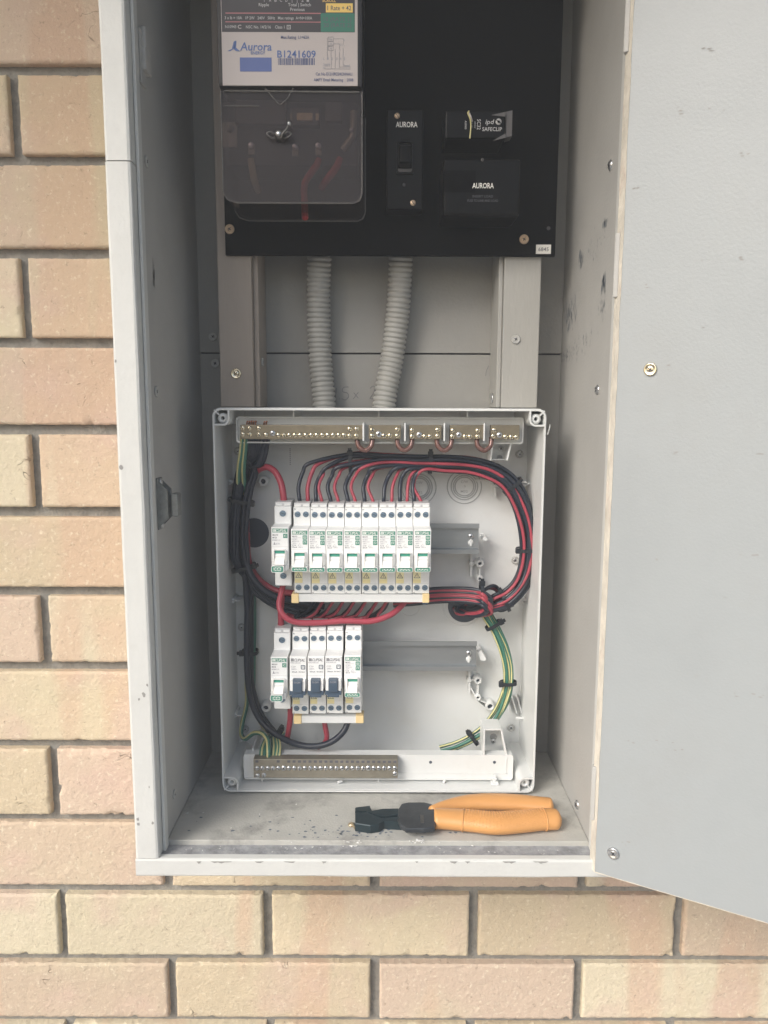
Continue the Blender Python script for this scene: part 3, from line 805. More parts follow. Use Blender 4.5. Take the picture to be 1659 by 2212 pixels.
T('Aurora', 553.5, 100.5, 68, 17, 'label_ink_blue', shear=.12); T('ENERGY', 557.5, 114.5, 31, 6.5, 'label_ink_blue')
for poly in ([(491, 110.5), (501, 106), (505, 90), (509, 88), (507, 104), (497, 111)], [(509, 88), (511, 89), (510, 103), (519, 111.5), (509, 110), (505, 106)]):
    b.add([Vector(lpx(x, y))+Vector((0, -.25, 0)) for x, y in poly], [list(range(len(poly)))], 'label_ink_blue')
rq(518.6, 124.5, 586.5, 154.6, 'label_blue')
T('B1241609', 640.5, 117, 83, 15, 'label_ink_blue')
rnd = random.Random(3); x = 601.0
while x < 679:
    w_ = rnd.choice((.9, .9, 1.6, 2.3)); rq(x, 126, min(x+w_, 680), 140.6, 'label_ink'); x += w_+rnd.choice((.8, 1.0, 1.7))
def ln(pts, r=.16):
    b.tube([Vector(lpx(x, y))+Vector((0, -.2, 0)) for x, y in pts], r, 4, 'print_grey', raw=True)
for y in (80, 90, 100): ln([(709, y), (720, y), (720, y+9), (709, y+9), (709, y)])
T('1a', 714.5, 85, 5, 4, 'print_grey'); T('N', 714.5, 95, 4, 4, 'print_grey'); T('N', 714.5, 105, 4, 4, 'print_grey')
for pts in ([(707, 82), (707, 124)], [(720, 84), (742, 84), (742, 96)], [(720, 95), (733, 95), (733, 104), (735, 110)], [(742, 96), (744, 100)], [(715, 110), (715, 122), (716, 148)], [(724, 106), (724, 148)], [(733, 112), (733, 145), (757, 145)], [(741, 104), (741, 140), (743, 142), (755, 142)], [(701, 149), (757, 149)]): ln(pts)
T('A', 743, 87, 4, 5, 'print_grey'); T('S1', 736, 97, 6, 5, 'print_grey'); T('Supply', 706, 139, 15, 6, 'print_grey'); T('Load', 749, 142, 13, 6, 'print_grey'); T('N', 700.5, 147, 4, 5, 'print_grey')
for x, c_ in ((700, 'L'), (708, '1'), (717, '2'), (727, '3'), (736, '4'), (744, '5')): T(c_, x, 127, 4, 5, 'print_grey')
T('Cat No E1210R224CNNAU', 721.5, 160, 79, 6.4, 'label_ink'); T('AMPY Email Metering    2008', 720.5, 172.7, 86, 6.4, 'label_ink')
part('meter_label', b, mt_)

# ------------------------------------------------------------------ main switch and fuse holders
SD = 796.0
def rr2(x0, x1, z0, z1, r=2.0, n=4):
    o = []
    for cx_, cz_, a0 in ((x1-r, z1-r, 0), (x0+r, z1-r, 90), (x0+r, z0+r, 180), (x1-r, z0+r, 270)):
        for k in range(n+1): o.append((cx_+r*math.cos(R(a0+90*k/n)), cz_+r*math.sin(R(a0+90*k/n))))
    return o
a, c = P(834.6, 452.6, SD), P(915, 236, SD)
sw = thing('isolator_switch', (a.x+15, PD, a.z), 'narrow black isolator switch with the word AURORA above its rocker, right of the meter', 'switch')
part('switch_body', MB('bakelite_gloss').box(a.x, c.x, SD, PD-.3, a.z, c.z, bev=1.4), sw)
b = MB('bakelite_gloss'); u, v = P(856, 377, SD), P(894, 306, SD)
b.ring(rr2(u.x, v.x, u.z, v.z), rr2(u.x+1.6, v.x-1.6, u.z+1.6, v.z-1.2), SD-3.2, SD+1)
b.box(u.x+1.6, v.x-1.6, SD-2.6, SD+1, u.z+1.6, u.z+5, mt='meter_grey', bev=.5); part('rocker_surround', b, sw)  # grey ledge on the black surround, its highlight put into the colour
b = MB('bakelite_gloss'); b.box(u.x+2.4, v.x-2.4, SD-13, SD-1, u.z+6, v.z-7, bev=2.6, seg=3, rot=Matrix.Rotation(-.18, 3, 'X')); part('rocker', b, sw)
b = MB('label_silver'); p = P(878.5, 269, SD); b.text('AURORA', p.x, p.z, SD-.15, width=46*SD/1730, h=15.5*SD/1730, mt='sticker'); part('lettering', b, sw)
for x, y in ((857.8, 250), (892, 438)): place('screw', SC['small'], sw, P(x, y, SD-.2))
b = MB('slot'); p = P(873, 399, SD-.2); b.lathe(p, [(1.4, -.4), (1.8, 0), (1.8, .3)], 12); part('screw_hole', b, sw)

FD = 776.0
a, c = P(961.5, 299, FD), P(1107, 239, FD)
fu = thing('fuse_holder', (a.x+25, PD, a.z), 'black fuse carrier printed SAFECLIP above the wider Aurora fuse box', 'fuse holder')
part('fuse_carrier', MB('bakelite_gloss').box(a.x, P(1092, 260, FD).x, FD, PD-.3, a.z, c.z, bev=1.6), fu)
b = MB('meter_grey')   # open sided grip at the right
x0, x1 = c.x-26, c.x
gp = [P(x, y, FD+3) for x, y in ((1092.5, 241.5), (1107, 238.3), (1105.7, 293.8), (1092.5, 297.5))]
b.prism([(v.x, v.z) for v in gp], FD+3, FD+16, 'meter_grey')
for pg in (((1062, 248.5), (1092, 241.5), (1092, 252)), ((1064, 304.5), (1092, 297.5), (1092, 288))):
    gp = [P(x, y, FD-.5) for x, y in pg]; b.prism([(v.x, v.z) for v in gp], FD-.6, FD+.2, 'meter_grey')
part('grip', b, fu)
b = MB('sticker'); k = FD/1730
def TF(s, x, y, wp, hp, **q):
    p = P(x, y, FD); b.text(s, p.x, p.z, FD-.2, width=wp*k, h=hp*k*1.38, mt='label_silver', **q)
TF('ipd', 1058, 263, 17, 9.5, shear=.2); TF('SAFECLIP', 1063, 279, 42, 8)
TF('SC32', 1034.5, 269, 21, 8, rot=-math.pi/2); TF('240/415V', 1026, 270, 14, 3, rot=-math.pi/2); TF('32A HRC', 1019, 270, 14, 3, rot=-math.pi/2); TF('AS3000', 1006, 270, 17, 4, rot=-math.pi/2)
p = P(1077, 263, FD); b.lathe((p.x, FD-.3, p.z), [(2.9, 0), (2.9, .3)], 18, 'label_silver'); b.lathe((p.x, FD-.5, p.z), [(1.2, 0), (1.2, .3)], 12, 'bakelite'); b.box(p.x-2.8, p.x+2.8, FD-.6, FD-.2, p.z-.3, p.z+.3, mt='bakelite', rot=Matrix.Rotation(.6, 3, 'Y'))
part('lettering', b, fu)
b = MB('wire_yellow'); b.tube([P(1013, 240, FD-5), P(1011, 245, FD-6), P(1016, 258, FD-5), P(1017, 275, FD-3), P(1015, 299, FD-3)], .7, 6); b.tube([P(1012, 242, FD-4), P(1017, 252, FD-6), P(1020, 262, FD-3)], .8, 6, 'meter_label'); part('seal_wire', b, fu)

F2 = 770.0
a, c = P(956, 466, F2), P(1125.5, 343, F2)
f2 = thing('fuse_holder', (a.x+35, PD, a.z), 'wide glossy black fuse box reading AURORA, lower right on the black panel', 'fuse holder')
part('fuse_body', MB('bakelite_gloss').box(a.x, c.x, F2, PD-.3, a.z, c.z, bev=3.0, seg=3), f2)
b = MB('sticker'); k = F2/1730
p = P(1043.5, 401, F2); b.text('AURORA', p.x, p.z, F2-.15, width=46*k, h=15.5*k, mt='sticker')
for s_, y, wp in (('INSERT LOAD', 424, 44), ('FUSE TO LINE AND LOAD', 433.5, 66)):
    p = P(1043, y, F2); b.text(s_, p.x, p.z, F2-.12, width=wp*k, h=7*k, mt='label_dim')
p = P(1000, 392, F2); b.quad(p.x-18, p.x+12, p.z-10, p.z+10, F2-.1, 'bakelite')
part('lettering', b, f2)
place('screw', SC['tiny'], f2, P(1042, 345, F2-1.2))

# ------------------------------------------------------------------ conduits
def conduit(pts, label):
    c = catmull([P(x, y, D) for x, y, D in pts], 60)
    L = 0; cum = [0]
    for i in range(1, len(c)): L += (c[i]-c[i-1]).length; cum.append(L)
    n = int(L/5.3)*6; pts2 = []; j = 0
    for i in range(n+1):
        s_ = L*i/n
        while j < len(cum)-2 and cum[j+1] < s_: j += 1
        t = (s_-cum[j])/max(1e-6, cum[j+1]-cum[j]); pts2.append(c[j].lerp(c[j+1], min(1, max(0, t))))
    idx = [0]
    b = MB('conduit')
    pr = [1, 1.0, .98, .86, .85, .965]
    b.tube(pts2, 13.2, 20, raw=True, rf=lambda t: pr[int(round(t*n)) % 6])
    return solo('corrugated_conduit', b, label, 'conduit', 'corrugated conduits')
conduit([(692, 535, 858), (690, 560, 860), (688, 630, 864), (689, 700, 868), (692, 775, 870), (699, 850, 869), (701, 883, 868)], 'grey corrugated conduit dropping nearly straight, nearer the left batten')
conduit([(868, 535, 858), (866, 560, 860), (862, 640, 864), (856, 705, 868), (846, 780, 870), (834, 845, 869), (829, 883, 868)], 'grey corrugated conduit nearer the right batten, leaning left as it drops')

# ------------------------------------------------------------------ distribution board enclosure
RD = 780.0; BD = 868.0
EX0, EX1, EZ0, EZ1 = -174.0, 164.0, -416.3, -4.2
enc = thing('distribution_enclosure', (-5, 870, EZ0), 'open white plastic enclosure of breakers and wiring, without its cover', 'enclosure')
def rr(x0, x1, z0, z1, r, n=6):
    o = []
    for cx_, cz_, a0 in ((x1-r, z1-r, 0), (x0+r, z1-r, 90), (x0+r, z0+r, 180), (x1-r, z0+r, 270)):
        for k in range(n+1):
            a_ = R(a0+90*k/n); o.append((cx_+r*math.cos(a_), cz_+r*math.sin(a_)))
    return o
b = MB('plastic'); b.ring(rr(EX0, EX1, EZ0, EZ1, 9), rr(EX0+2.6, EX1-2.6, EZ0+2.6, EZ1-2.6, 6.6), RD+3, BD+2)
b.ring(rr(EX0+1, EX1-1, EZ0+1, EZ1-1, 8), rr(EX0+2.4, EX1-2.4, EZ0+2.4, EZ1-2.4, 6.8), RD, RD+3.1)
part('side_walls', b, enc)
part('back_wall', MB('plastic').prism(rr(EX0+2.4, EX1-2.4, EZ0+2.4, EZ1-2.4, 6), BD, BD+3), enc)
for sx, sz, cx_, cz_ in ((1, -1, EX0, EZ1), (-1, -1, EX1, EZ1), (1, 1, EX0, EZ0), (-1, 1, EX1, EZ0)):
    b = MB('plastic')
    A = 17.0
    path = [(cx_+sx*A, cz_+sz*2.5), (cx_+sx*A, cz_+sz*(A-6))] + [(cx_+sx*(A-6+6*math.cos(t)), cz_+sz*(A-6+6*math.sin(t))) for t in [math.pi/2*k/5 for k in range(1, 6)]] + [(cx_+sx*2.5, cz_+sz*A)]
    b.wall(path, 1.8, RD, BD-.5)
    c0 = (cx_+sx*10.5, RD+3, cz_+sz*10.5)
    b.lathe(c0, [(2.0, 14), (1.9, .3), (2.5, -.6), (3.6, 0), (5.2, 1.2), (5.3, 30)], 20, cap=False)
    b.lathe((c0[0], RD+12, c0[2]), [(2.3, 0), (2.3, .5)], 14, 'hole')
    b.wall([(cx_+sx*2.2, cz_+sz*2.2), (cx_+sx*7.2, cz_+sz*7.2)], 1.2, RD+1, RD+30)
    b.box(*sorted((cx_+sx*2.4, cx_+sx*(A-1))), RD+32, RD+34, *sorted((cz_+sz*2.4, cz_+sz*(A-1))), mt='plastic')
    part('corner_boss', b, enc)
# ribs and cover pegs
for x, y in ((495, 1042), (502, 1298), (506, 1546), (1134, 1045), (1135, 1300)):
    b = MB('plastic'); p = P(x, y, 845); L = x < 800
    b.box(EX0+2 if L else p.x-8.5, p.x+8.5 if L else EX1-2, 845, BD, p.z-.6, p.z+.6); b.lathe(p, [(2.6, 0), (3.0, .5), (3.0, 23)], 16); part('cover_peg', b, enc)
for x in (634, 818, 1010): b = MB('plastic'); p = P(x, 890, 800); b.box(p.x-.7, p.x+.7, 800, BD, EZ1-9, EZ1-2); part('rib', b, enc)
for x in (566, 818, 1068): b = MB('plastic'); p = P(x, 1690, 800); b.box(p.x-.7, p.x+.7, 800, BD, EZ0+2, EZ0+8); part('rib', b, enc)
# open bosses and clips on the back wall
def boss(x, y, ro=4.6, ri=2.2, h=14, nm='boss'):
    p = P(x, y, BD-h); b = MB('plastic')
    b.lathe(p, [(ri, h*.6), (ri, .3), ((ri+ro)/2, -.2), (ro, .5), (ro*1.05, h)], 18, cap=False); b.lathe((p.x, BD-h+4, p.z), [(ri+.1, 0), (ri+.1, .4)], 12, 'hole')
    return part(nm, b, enc)
for x, y in ((568, 1040), (1071, 1042), (574, 1530)): boss(x, y, 5.6, 2.9)
boss(1059, 1527, 5.2, 3.0)
for x0_, y0_, y1_ in ((1037, 1218, 1251), (1033, 1471, 1508)):
    boss(x0_, y0_, 4.6, 2.0); boss(x0_, y1_, 3.8, 1.6)
    b = MB('plastic'); p, q = P(x0_, y0_, BD-12), P(x0_, y1_, BD-12)
    b.box(p.x-1, p.x+1, BD-11, BD, q.z+3, p.z-3); p2 = P(x0_-18, y0_-38, BD-10); p3 = P(x0_-18, y0_+28, BD-10)
    b.box(p2.x-1.2, p2.x+1.2, BD-10, BD, p3.z, p2.z); b.box(p2.x, p.x-4, BD-10, BD, p.z-.8, p.z+.8); b.lathe((p2.x, BD-11, p.z), [(2.6, 0), (2.9, .5), (2.9, 11)], 14)
    if y0_ > 1400: b.wall([(p2.x+1, p.z-8), (q.x-3, q.z+1)], 1.6, BD-10, BD); r_ = P(1059, 1527, BD-10); b.wall([(q.x+2, q.z-3), (q.x+10, q.z-6), (r_.x-3, r_.z+4)], 1.6, BD-12, BD); b.wall([(q.x-1, q.z-4), (q.x+9, q.z-13)], 1.4, BD-12, BD)
    part('rail_bracket', b, enc)
b = MB('plastic'); p = P(1071, 1042, BD-8); b.box(p.x-22, p.x-5, BD-8, BD, p.z+1, p.z+2.6); b.box(p.x-2, p.x+.5, BD-10, BD, p.z-16, p.z-5); part('rib', b, enc)
for pts in ([(1044, 1160), (1050, 1160), (1054, 1166), (1049, 1169), (1042, 1166)], [(1031, 1407), (1040, 1405), (1051, 1424), (1046, 1428), (1038, 1426)]):
    b = MB('plastic_white'); q = [P(x, y, BD-24) for x, y in pts]; b.prism([(v.x, v.z) for v in q], BD-24, BD); part('moulded_clip', b, enc)
b = MB('plastic_white'); p = P(1125, 1535, BD-20)
for k in (-1, 0, 1): b.wall([(p.x-9+k*6, p.z+13), (p.x-3+k*6, p.z-7)], 1.6, BD-12, BD)
b.box(p.x-6, p.x+12, BD-24, BD-22, p.z-8.5, p.z-6.5); part('moulded_clip', b, enc)
# knockouts
for x, y, r_ in ((1003, 1051, 20), (905, 1053, 20), (885, 1308, 13), (1000, 1311, 23)):
    p = P(x, y, BD)
    b = MB('knockout_line')
    for rr_ in ((1.0, .78, .66, .56) if r_ == 20 else (1.0,)):
        q = r_*rr_; b.lathe((p.x, BD, p.z), [(q, 0), (q-.2, -.9), (q-.9, -.9), (q-1.2, 0)], 40, 'knockout_line' if r_ == 20 else 'plastic_white', cap=False)
    if r_ == 20:
        b.text('C/W', p.x, p.z+5.5, BD-.2, width=8, h=4, mt='knockout_line'); b.text('M32', p.x, p.z-5.5, BD-.2, width=8, h=4, mt='knockout_line')
        b.lathe((p.x, BD, p.z), [(.6, -.6), (1.3, -.3), (1.5, 0)], 10, 'plastic_white')
    part('knockout', b, enc)
b = MB('hole'); p = P(549, 1151, BD-.3); b.lathe((p.x, BD-.4, p.z), [(17, 0), (17, .6)], 36, sm=False)
part('cable_hole', b, enc); b = MB('hole'); p = P(1003, 1310, BD-.3); b.lathe((p.x, BD-.4, p.z), [(19, 0), (19, .6)], 36, sm=False); part('cable_hole', b, enc)
for x, y, key in ((514, 975, 'boxsteel'), (1122, 981, 'boxsteel'), (1113, 1210, 'boxsteel'), (522, 1355, 'boxsteel'), (1104, 1572, 'boxsteel'), (530, 1575, 'boxsteel')):
    place('screw', SC[key], enc, P(x, y, BD-1.2))
b = MB('print_grey'); p = P(627, 988, BD-.15)
for k in range(9): b.box(p.x-.7, p.x+.5, BD-.2, BD, p.z+9-2.2*k, p.z+10.3-2.2*k, mt='print_grey')
part('moulded_text', b, enc)
# the back-wall note: sliver of swarf on the right rim
b = MB('plastic_white'); b.tube([P(1183, 938, RD+2), P(1187, 925, RD-3), P(1188, 917, RD-2)], .8, 5, rf=lambda t: 1-.6*t); part('swarf', b, enc)

# ------------------------------------------------------------------ DIN rails
def rail(x0, x1, y0, y1, label):
    D = 833.0; a, c = P(x0, y1, D), P(x1, y0, D)
    b = MB('zinc'); zt, zb = c.z, a.z; h = zt-zb
    pf = [(zt, 0), (zt, 1.2), (zt-4.2, 1.2), (zt-4.6, 6.5), (zb+4.6, 6.5), (zb+4.2, 1.2), (zb, 1.2), (zb, 0), (zb+5, 0), (zb+5.6, 5.4), (zt-5.6, 5.4), (zt-5, 0)]
    n = len(pf); vs = [(x, D+d_, z) for x in (a.x, c.x) for z, d_ in pf]
    b.add(vs, [(i, (i+1) % n, n+(i+1) % n, n+i) for i in range(n)] + [list(range(n)), list(range(n, 2*n))[::-1]])
    xm = c.x-8.5; zm = (zt+zb)/2
    o = solo('din_rail', b, label, 'mounting rail', 'mounting rails')
    s_ = MB('hole'); s_.lathe((xm, D+5.2, zm-5), [(3.2, 0), (3.2, .4)], 14, 'plastic_white'); s_.box(xm-1, xm+1, D+5, D+5.3, zm-9, zm+1, mt='plastic_white'); part('slot', s_, o)
    q = bpy.data.objects.new('screw', SC['fix']); COL.objects.link(q); q.parent = o; q.location = (Vector((xm, D+4.6, zm+2.2))-ORG[o.name])/1000
    for xx in (a.x+14, c.x-12):
        s2 = MB('plastic'); s2.box(xx-4, xx+4, D+6.8, BD, zm-7, zm+7, bev=.6); part('standoff', s2, o)
    return o
rail(600, 1035.5, 1131.5, 1195.5, 'galvanised steel mounting rail behind the upper breaker row')
rail(597, 1030.5, 1386, 1448, 'galvanised steel mounting rail behind the lower breaker row')

# ------------------------------------------------------------------ breakers
ND, SHD = 765.0, 789.0
def n8_triangles(b, x0, x1, z, h, n, d, up0=True):
    w_ = (x1-x0)/n
    for k in range(n):
        x = x0+w_*(k+.5); u = 1 if (k % 2 == 0) == up0 else -1
        b.add([(x-w_*.47, d, z-u*h/2), (x+w_*.47, d, z-u*h/2), (x, d, z+u*h/2)], [(0, 1, 2)], 'print_white')
def term_hole(x, z, r, shd):
    q = MB('breaker_white'); q.lathe((x, shd, z), [(r*1.0, .1), (r*1.02, -.6), (r*1.10, -.8), (r*1.2, -.6), (r*1.26, .1)], 22, cap=False)
    s_ = MB('terminal_steel'); s_.lathe((x, shd-.02, z), [(r*.5, -.22), (r*.9, -.12), (r*1.0, .02)], 20); s_.box(x-r*.7, x+r*.7, shd-.32, shd-.1, z-.3, z+.3, mt='lever_blue', rot=Matrix.Rotation(.4, 3, 'Y'))
    return q, s_
def prof_box(b, W_, pts, mt, gap=.25, bev=.5):
    """pts: (z, d) side profile from top to bottom, front edge; closed at the back by d = 43"""
    pl = [(z, d_) for z, d_ in pts]
    n = len(pl); vs = []
    for x, ins in ((gap, bev), (gap+bev, 0), (W_-gap-bev, 0), (W_-gap, bev)):
        vs += [(x, d_+ins, z) for z, d_ in pl] + [(x, 66, pl[-1][0]), (x, 66, pl[0][0])]
    k = n+2; fs = [list(range(k)), list(range(3*k, 4*k))[::-1]]
    for s_ in range(3):
        for i in range(k): fs.append((s_*k+i, s_*k+(i+1) % k, (s_+1)*k+(i+1) % k, (s_+1)*k+i))
    b.add(vs, fs, mt)
def breaker(kind, label, group):
    """local mm: x 0..17.8, z 0 at top face going down, d 0 at the nose"""
    Wd = 17.8; sh = SHD-ND
    wide = kind == 'mcb'
    H = -84.4 if wide else -91.5; nt_, nb = (-18.0, -62.5) if wide else (-19.0, -61.6)
    root = bpy.data.objects.new('circuit_breaker', None); COL.objects.link(root); root.empty_display_size = .01
    tag(root, label, 'circuit breaker', group); ORG[root.name] = Vector((0, 0, 0))
    b = MB('breaker_white')
    prof_box(b, Wd, [(0, sh+1.2), (-.9, sh), (nt_, sh), (nt_-.2, 1.2), (nt_-1.0, 0), (nb+.8, 0), (nb, 1.0), (nb-.2, sh), (H+.8, sh), (H, sh+1)], 'breaker_white')
    part('body', b, root, True)
    # terminal shroud on top
    b = MB('breaker_grey'); b.box(.6, Wd-.6, sh+4, 60, -.1, 4.2, bev=.5); b.box(1.2, 7.8, sh+2.6, sh+5, .4, 2.6, mt='breaker_white'); b.box(10, 16.6, sh+2.6, sh+5, .4, 2.6, mt='breaker_white')
    part('terminal_shroud', b, root, True)
    r = 3.35 if wide else 3.1
    xs_ = (8.9,) if wide else (4.6, 13.1)
    zs_ = ((-7.5, -73.5) if wide else (-7.4, -85.0))
    for z in zs_:
        for x in xs_:
            q, s_ = term_hole(x, z, r, sh)
            o = part('terminal_ring', q, root, True)
            part('terminal_screw', s_, o, True)
    # ridge and panel line
    b = MB('breaker_grey'); b.box(.5, Wd-.5, -.12, .3, -40.0 if not wide else -38.2, -39.7 if not wide else -37.9); b.box(.5, Wd-.5, sh-.12, sh+.2, H+4.0 if wide else -80.6, H+4.2 if wide else -80.3) if kind != 'mcb' else None
    part('panel_line', b, root, True)
    # printing
    b = MB('print_green'); dz = 1.2 if wide else 0
    lx0, lx1 = 1.4, 16.6
    if kind == 'blue':
        for k in range(3): b.box(lx0+.2+1.0*k, lx0+.9+1.0*k, -.15, 0, -24.4, -21.2, 'print_dark')
        b.text('CLIPSAL', 10.4, -22.8, -.14, width=11.4, h=4.2, mt='print_dark', shear=.25)
    else:
        b.quad(lx0, lx1, -24.6+dz, -20.6+dz, -.10, 'print_green')
        for k in range(3): b.add([(lx0+.8+1.0*k-.3, -.2, -24.1+dz), (lx0+1.5+1.0*k-.3, -.2, -24.1+dz), (lx0+1.9+1.0*k-.3, -.2, -21.1+dz), (lx0+1.2+1.0*k-.3, -.2, -21.1+dz)], [(0, 1, 2, 3)], 'print_white')
        b.text('CLIPSAL', 10.3, -22.6+dz, -.20, width=11.0, h=4.0, mt='print_white', shear=.25)
    if wide:
        b.text('MAX9', 4.3, -26.0, -.14, width=5.6, h=2.2, mt='print_dark'); b.text('MCB', 3.6, -28.7, -.14, width=4.2, h=2.2, mt='print_dark'); b.text('M9MMC132', 5.3, -31.2, -.14, width=7.8, h=1.7, mt='print_grey')
        b.quad(12.2, 16.6, -29.0, -24.6, -.12, 'print_green'); b.text('C', 14.4, -26.8, -.2, width=2.6, h=3, mt='print_white')
        b.add([(2.2, -.14, -36), (4.4, -.14, -36), (3.3, -.14, -33)], [(0, 1, 2)], 'print_grey'); b.text('C32', 7, -34.8, -.14, width=3.6, h=2.0, mt='print_grey'); b.text('4.5', 4.8, -35.3, -.14, width=2.2, h=1.5, mt='print_grey')
    elif kind == 'green':
        b.text('MAX9', 4.1, -26.4, -.14, width=5.0, h=2.0, mt='print_dark'); b.box(1.5, 10.6, -.1, 0, -27.9, -27.7, 'print_grey'); b.text('RCBO', 4.1, -29.3, -.14, width=5.0, h=2.0, mt='print_grey')
        b.text('M9R21216', 5.0, -31.4, -.14, width=7.0, h=1.7, mt='print_grey'); b.text('240V~', 3.9, -33.4, -.14, width=4.6, h=1.7, mt='print_grey')
        b.text('C16', 3.3, -35.5, -.14, width=3.8, h=2.0, mt='print_dark'); b.text('30mA', 3.9, -37.5, -.14, width=5.0, h=1.9, mt='print_dark'); b.text('6000 A', 10.0, -37.5, -.14, width=4.6, h=1.6, mt='print_grey')
        b.tube([(7.2, -.1, -36.2), (8.9, -.1, -33.8), (10.6, -.1, -36.2), (7.2, -.1, -36.2)], .14, 4, 'print_grey', raw=True)
        for zz in (-27.6, -32.6):
            b.prism(rr(12.0, 16.4, zz-2.25, zz+2.25, .6, 3), -.14, 0, 'print_green')
        b.wall([(13.1, -26.4), (13.1, -28.6), (15.3, -28.6), (15.3, -26.4)], .45, -.25, -.1, 'print_white'); b.wall([(14.2, -26.2), (14.2, -28.2)], .45, -.25, -.1, 'print_white')
        b.wall([(13.2, -33.8), (13.2, -31.6), (15.2, -31.6), (15.2, -33.0), (14.2, -33.2)], .45, -.25, -.1, 'print_white')
    else:
        b.text('R9D68220', 6.3, -25.8, -.14, width=10.4, h=1.9, mt='print_grey'); b.text('C20', 4.0, -30.0, -.14, width=4.6, h=2.3, mt='print_grey'); b.text('240V~', 4.9, -32.6, -.14, width=6.0, h=2.3, mt='print_grey')
        b.text('30mA  RCBO', 9.2, -35.6, -.14, width=13.5, h=2.0, mt='print_dark')
        b.ring(rr(11.8, 16.3, -32.8, -28.2, .8, 3), rr(12.5, 15.6, -32.1, -28.9, .5, 3), -.16, 0, 'lever_blue'); b.wall([(13.2, -31.6), (13.2, -30.2), (14.1, -29.5), (15.0, -30.2), (15.0, -31.6)], .35, -.16, 0, 'lever_blue')
    part('printed_label', b, root, True)
    # N marks and warning sticker
    b = MB('print_dark')
    if kind != 'mcb':
        b.text('N', 1.6, -2.0, sh-.14, width=1.5, h=2.0, mt='print_dark'); b.text('N', 1.8, -90.2, sh-.14, width=1.4, h=1.8, mt='print_dark')
        part('terminal_mark', b, root, True)
        wx0, wx1 = (.6, 8.8) if kind == 'green' else (.6, 8.0)
        b = MB('warn_yellow'); b.quad(wx0, wx1, -80.1, -62.3, sh-.12, 'warn_yellow'); b.quad(wx0, wx1, -80.1, -76.2, sh-.15, 'warn_band')
        c = (wx0+wx1)/2; R3 = 3.3
        tri = [(c-R3, -74.6), (c+R3, -74.6), (c, -68.9)]; ti = [(c-R3+.8, -74.15), (c+R3-.8, -74.15), (c, -69.75)]
        b.ring(tri, ti, sh-.30, sh-.1, 'print_dark')
        b.wall([(c+.5, -70.9), (c-.45, -72.3), (c+.45, -72.2), (c-.2, -73.6)], .35, sh-.3, sh-.1, 'print_dark')
        part('warning_sticker', b, root, True)
    # operating lever
    if kind == 'blue':
        b = MB('toggle_white')
        for x0_, x1_ in ((1.2, 3.9), (13.9, 16.6)):
            b.prism([(x0_, -43.5), (x1_, -42.0), (x1_, -55), (x0_, -53.5)], -6 if 1 else 0, 1)
        part('lever_guard', b, root, True)
        b = MB('lever_blue'); b.box(4.1, 13.7, -8.2, 1, -55, -42.2, bev=.9); b.box(.5, 17.3, -6.2, .8, -58.6, -54.0, bev=.4); b.box(2.8, 15.0, -6.8, .8, -61.0, -58.2, bev=.5)
        b.text('O.OFF', 8.9, -44.1, -8.36, width=6.9, h=2.5, mt='print_grey')
        part('lever', b, root, True)
    else:
        oz = 1.6 if wide else 0
        b = MB('toggle_white')
        cx_ = 9.0
        for s_ in (-1, 1):    # curved cheeks either side of the lever
            pl = [(cx_+s_*5.3, -41.9+oz), (cx_+s_*6.7, -43.0+oz), (cx_+s_*7.8, -46.0+oz), (cx_+s_*8.1, -50+oz), (cx_+s_*7.2, -54.5+oz), (cx_+s_*6.0, -56.5+oz), (cx_+s_*5.3, -56.5+oz)]
            n = len(pl); dd = [-4.5, -3.6, -1.6, -.6, -1.6, -3.5, -4.5]
            b.add([(x, d_, z) for (x, z), d_ in zip(pl, dd)] + [(x, .5, z) for x, z in pl], [list(range(n))] + [(i, (i+1) % n, n+(i+1) % n, n+i) for i in range(n)])
        b.box(cx_-5.3, cx_+5.3, -4.5, .5, -42.6+oz, -41.8+oz)
        part('lever_guard', b, root, True)
        b = MB('toggle_white')
        b.box(cx_-5.1, cx_+5.1, -2.0, .6, -56.5+oz, -42.7+oz)
        pz = [(-45.8+oz, -2.2), (-47.4+oz, -2.8), (-49.0+oz, -3.4), (-50.2+oz, -2.8), (-52.8+oz, -5.2), (-56.8+oz, -7.5), (-57.4+oz, -2)]
        n = len(pz); b.add([(x, d_, z) for x in (cx_-4.9, cx_+4.9) for z, d_ in pz], [(i, (i+1) % n, n+(i+1) % n, n+i) for i in range(n)] + [list(range(n)), list(range(n, 2*n))[::-1]])
        b.box(cx_-4.9, cx_+4.9, -2.9, -1.5, -45.9+oz, -43.0+oz, 'lever_green')
        lv = part('lever', b, root, True)
        b = MB('print_white')
        if wide:
            b.prism(rr(.9, 13.6, -62.9, -56.9+1.0, 1.8, 4), -8.2, -2, 'toggle_white'); b.prism(rr(1.5, 13.0, -62.3, -56.5, 1.4, 4), -8.4, -8.1, 'print_green')
            n8_triangles(b, 3.2, 11.3, -58.2, 1.5, 5, -8.55); n8_triangles(b, 3.2, 11.3, -60.4, 1.5, 5, -8.55, False)
            b.box(13.4, 16.4, -3, 1, -62.5, -55.5, 'toggle_white', bev=.6)
        else:
            b.prism(rr(1.1, 16.9, -61.5, -56.6, 1.3, 4), -6.2, -.5, 'toggle_white'); b.prism(rr(1.6, 16.4, -61.0, -57.1, 1.1, 4), -6.4, -6.1, 'print_green')
            n8_triangles(b, 3.4, 14.6, -59.05, 1.5, 7, -6.55)
        part('lever_tab', b, root, True)
    return root
UZ = -106.3
ordn = ['first', 'second', 'third', 'fourth', 'fifth', 'sixth', 'seventh', 'eighth']
def put(o, X, z, label, d=0.0, rz=0.0):
    o.location = W((X, ND+d, z)); o['label'] = label; o.rotation_euler.y = rz
GU, GL = 'breakers in the upper row', 'breakers in the lower row'
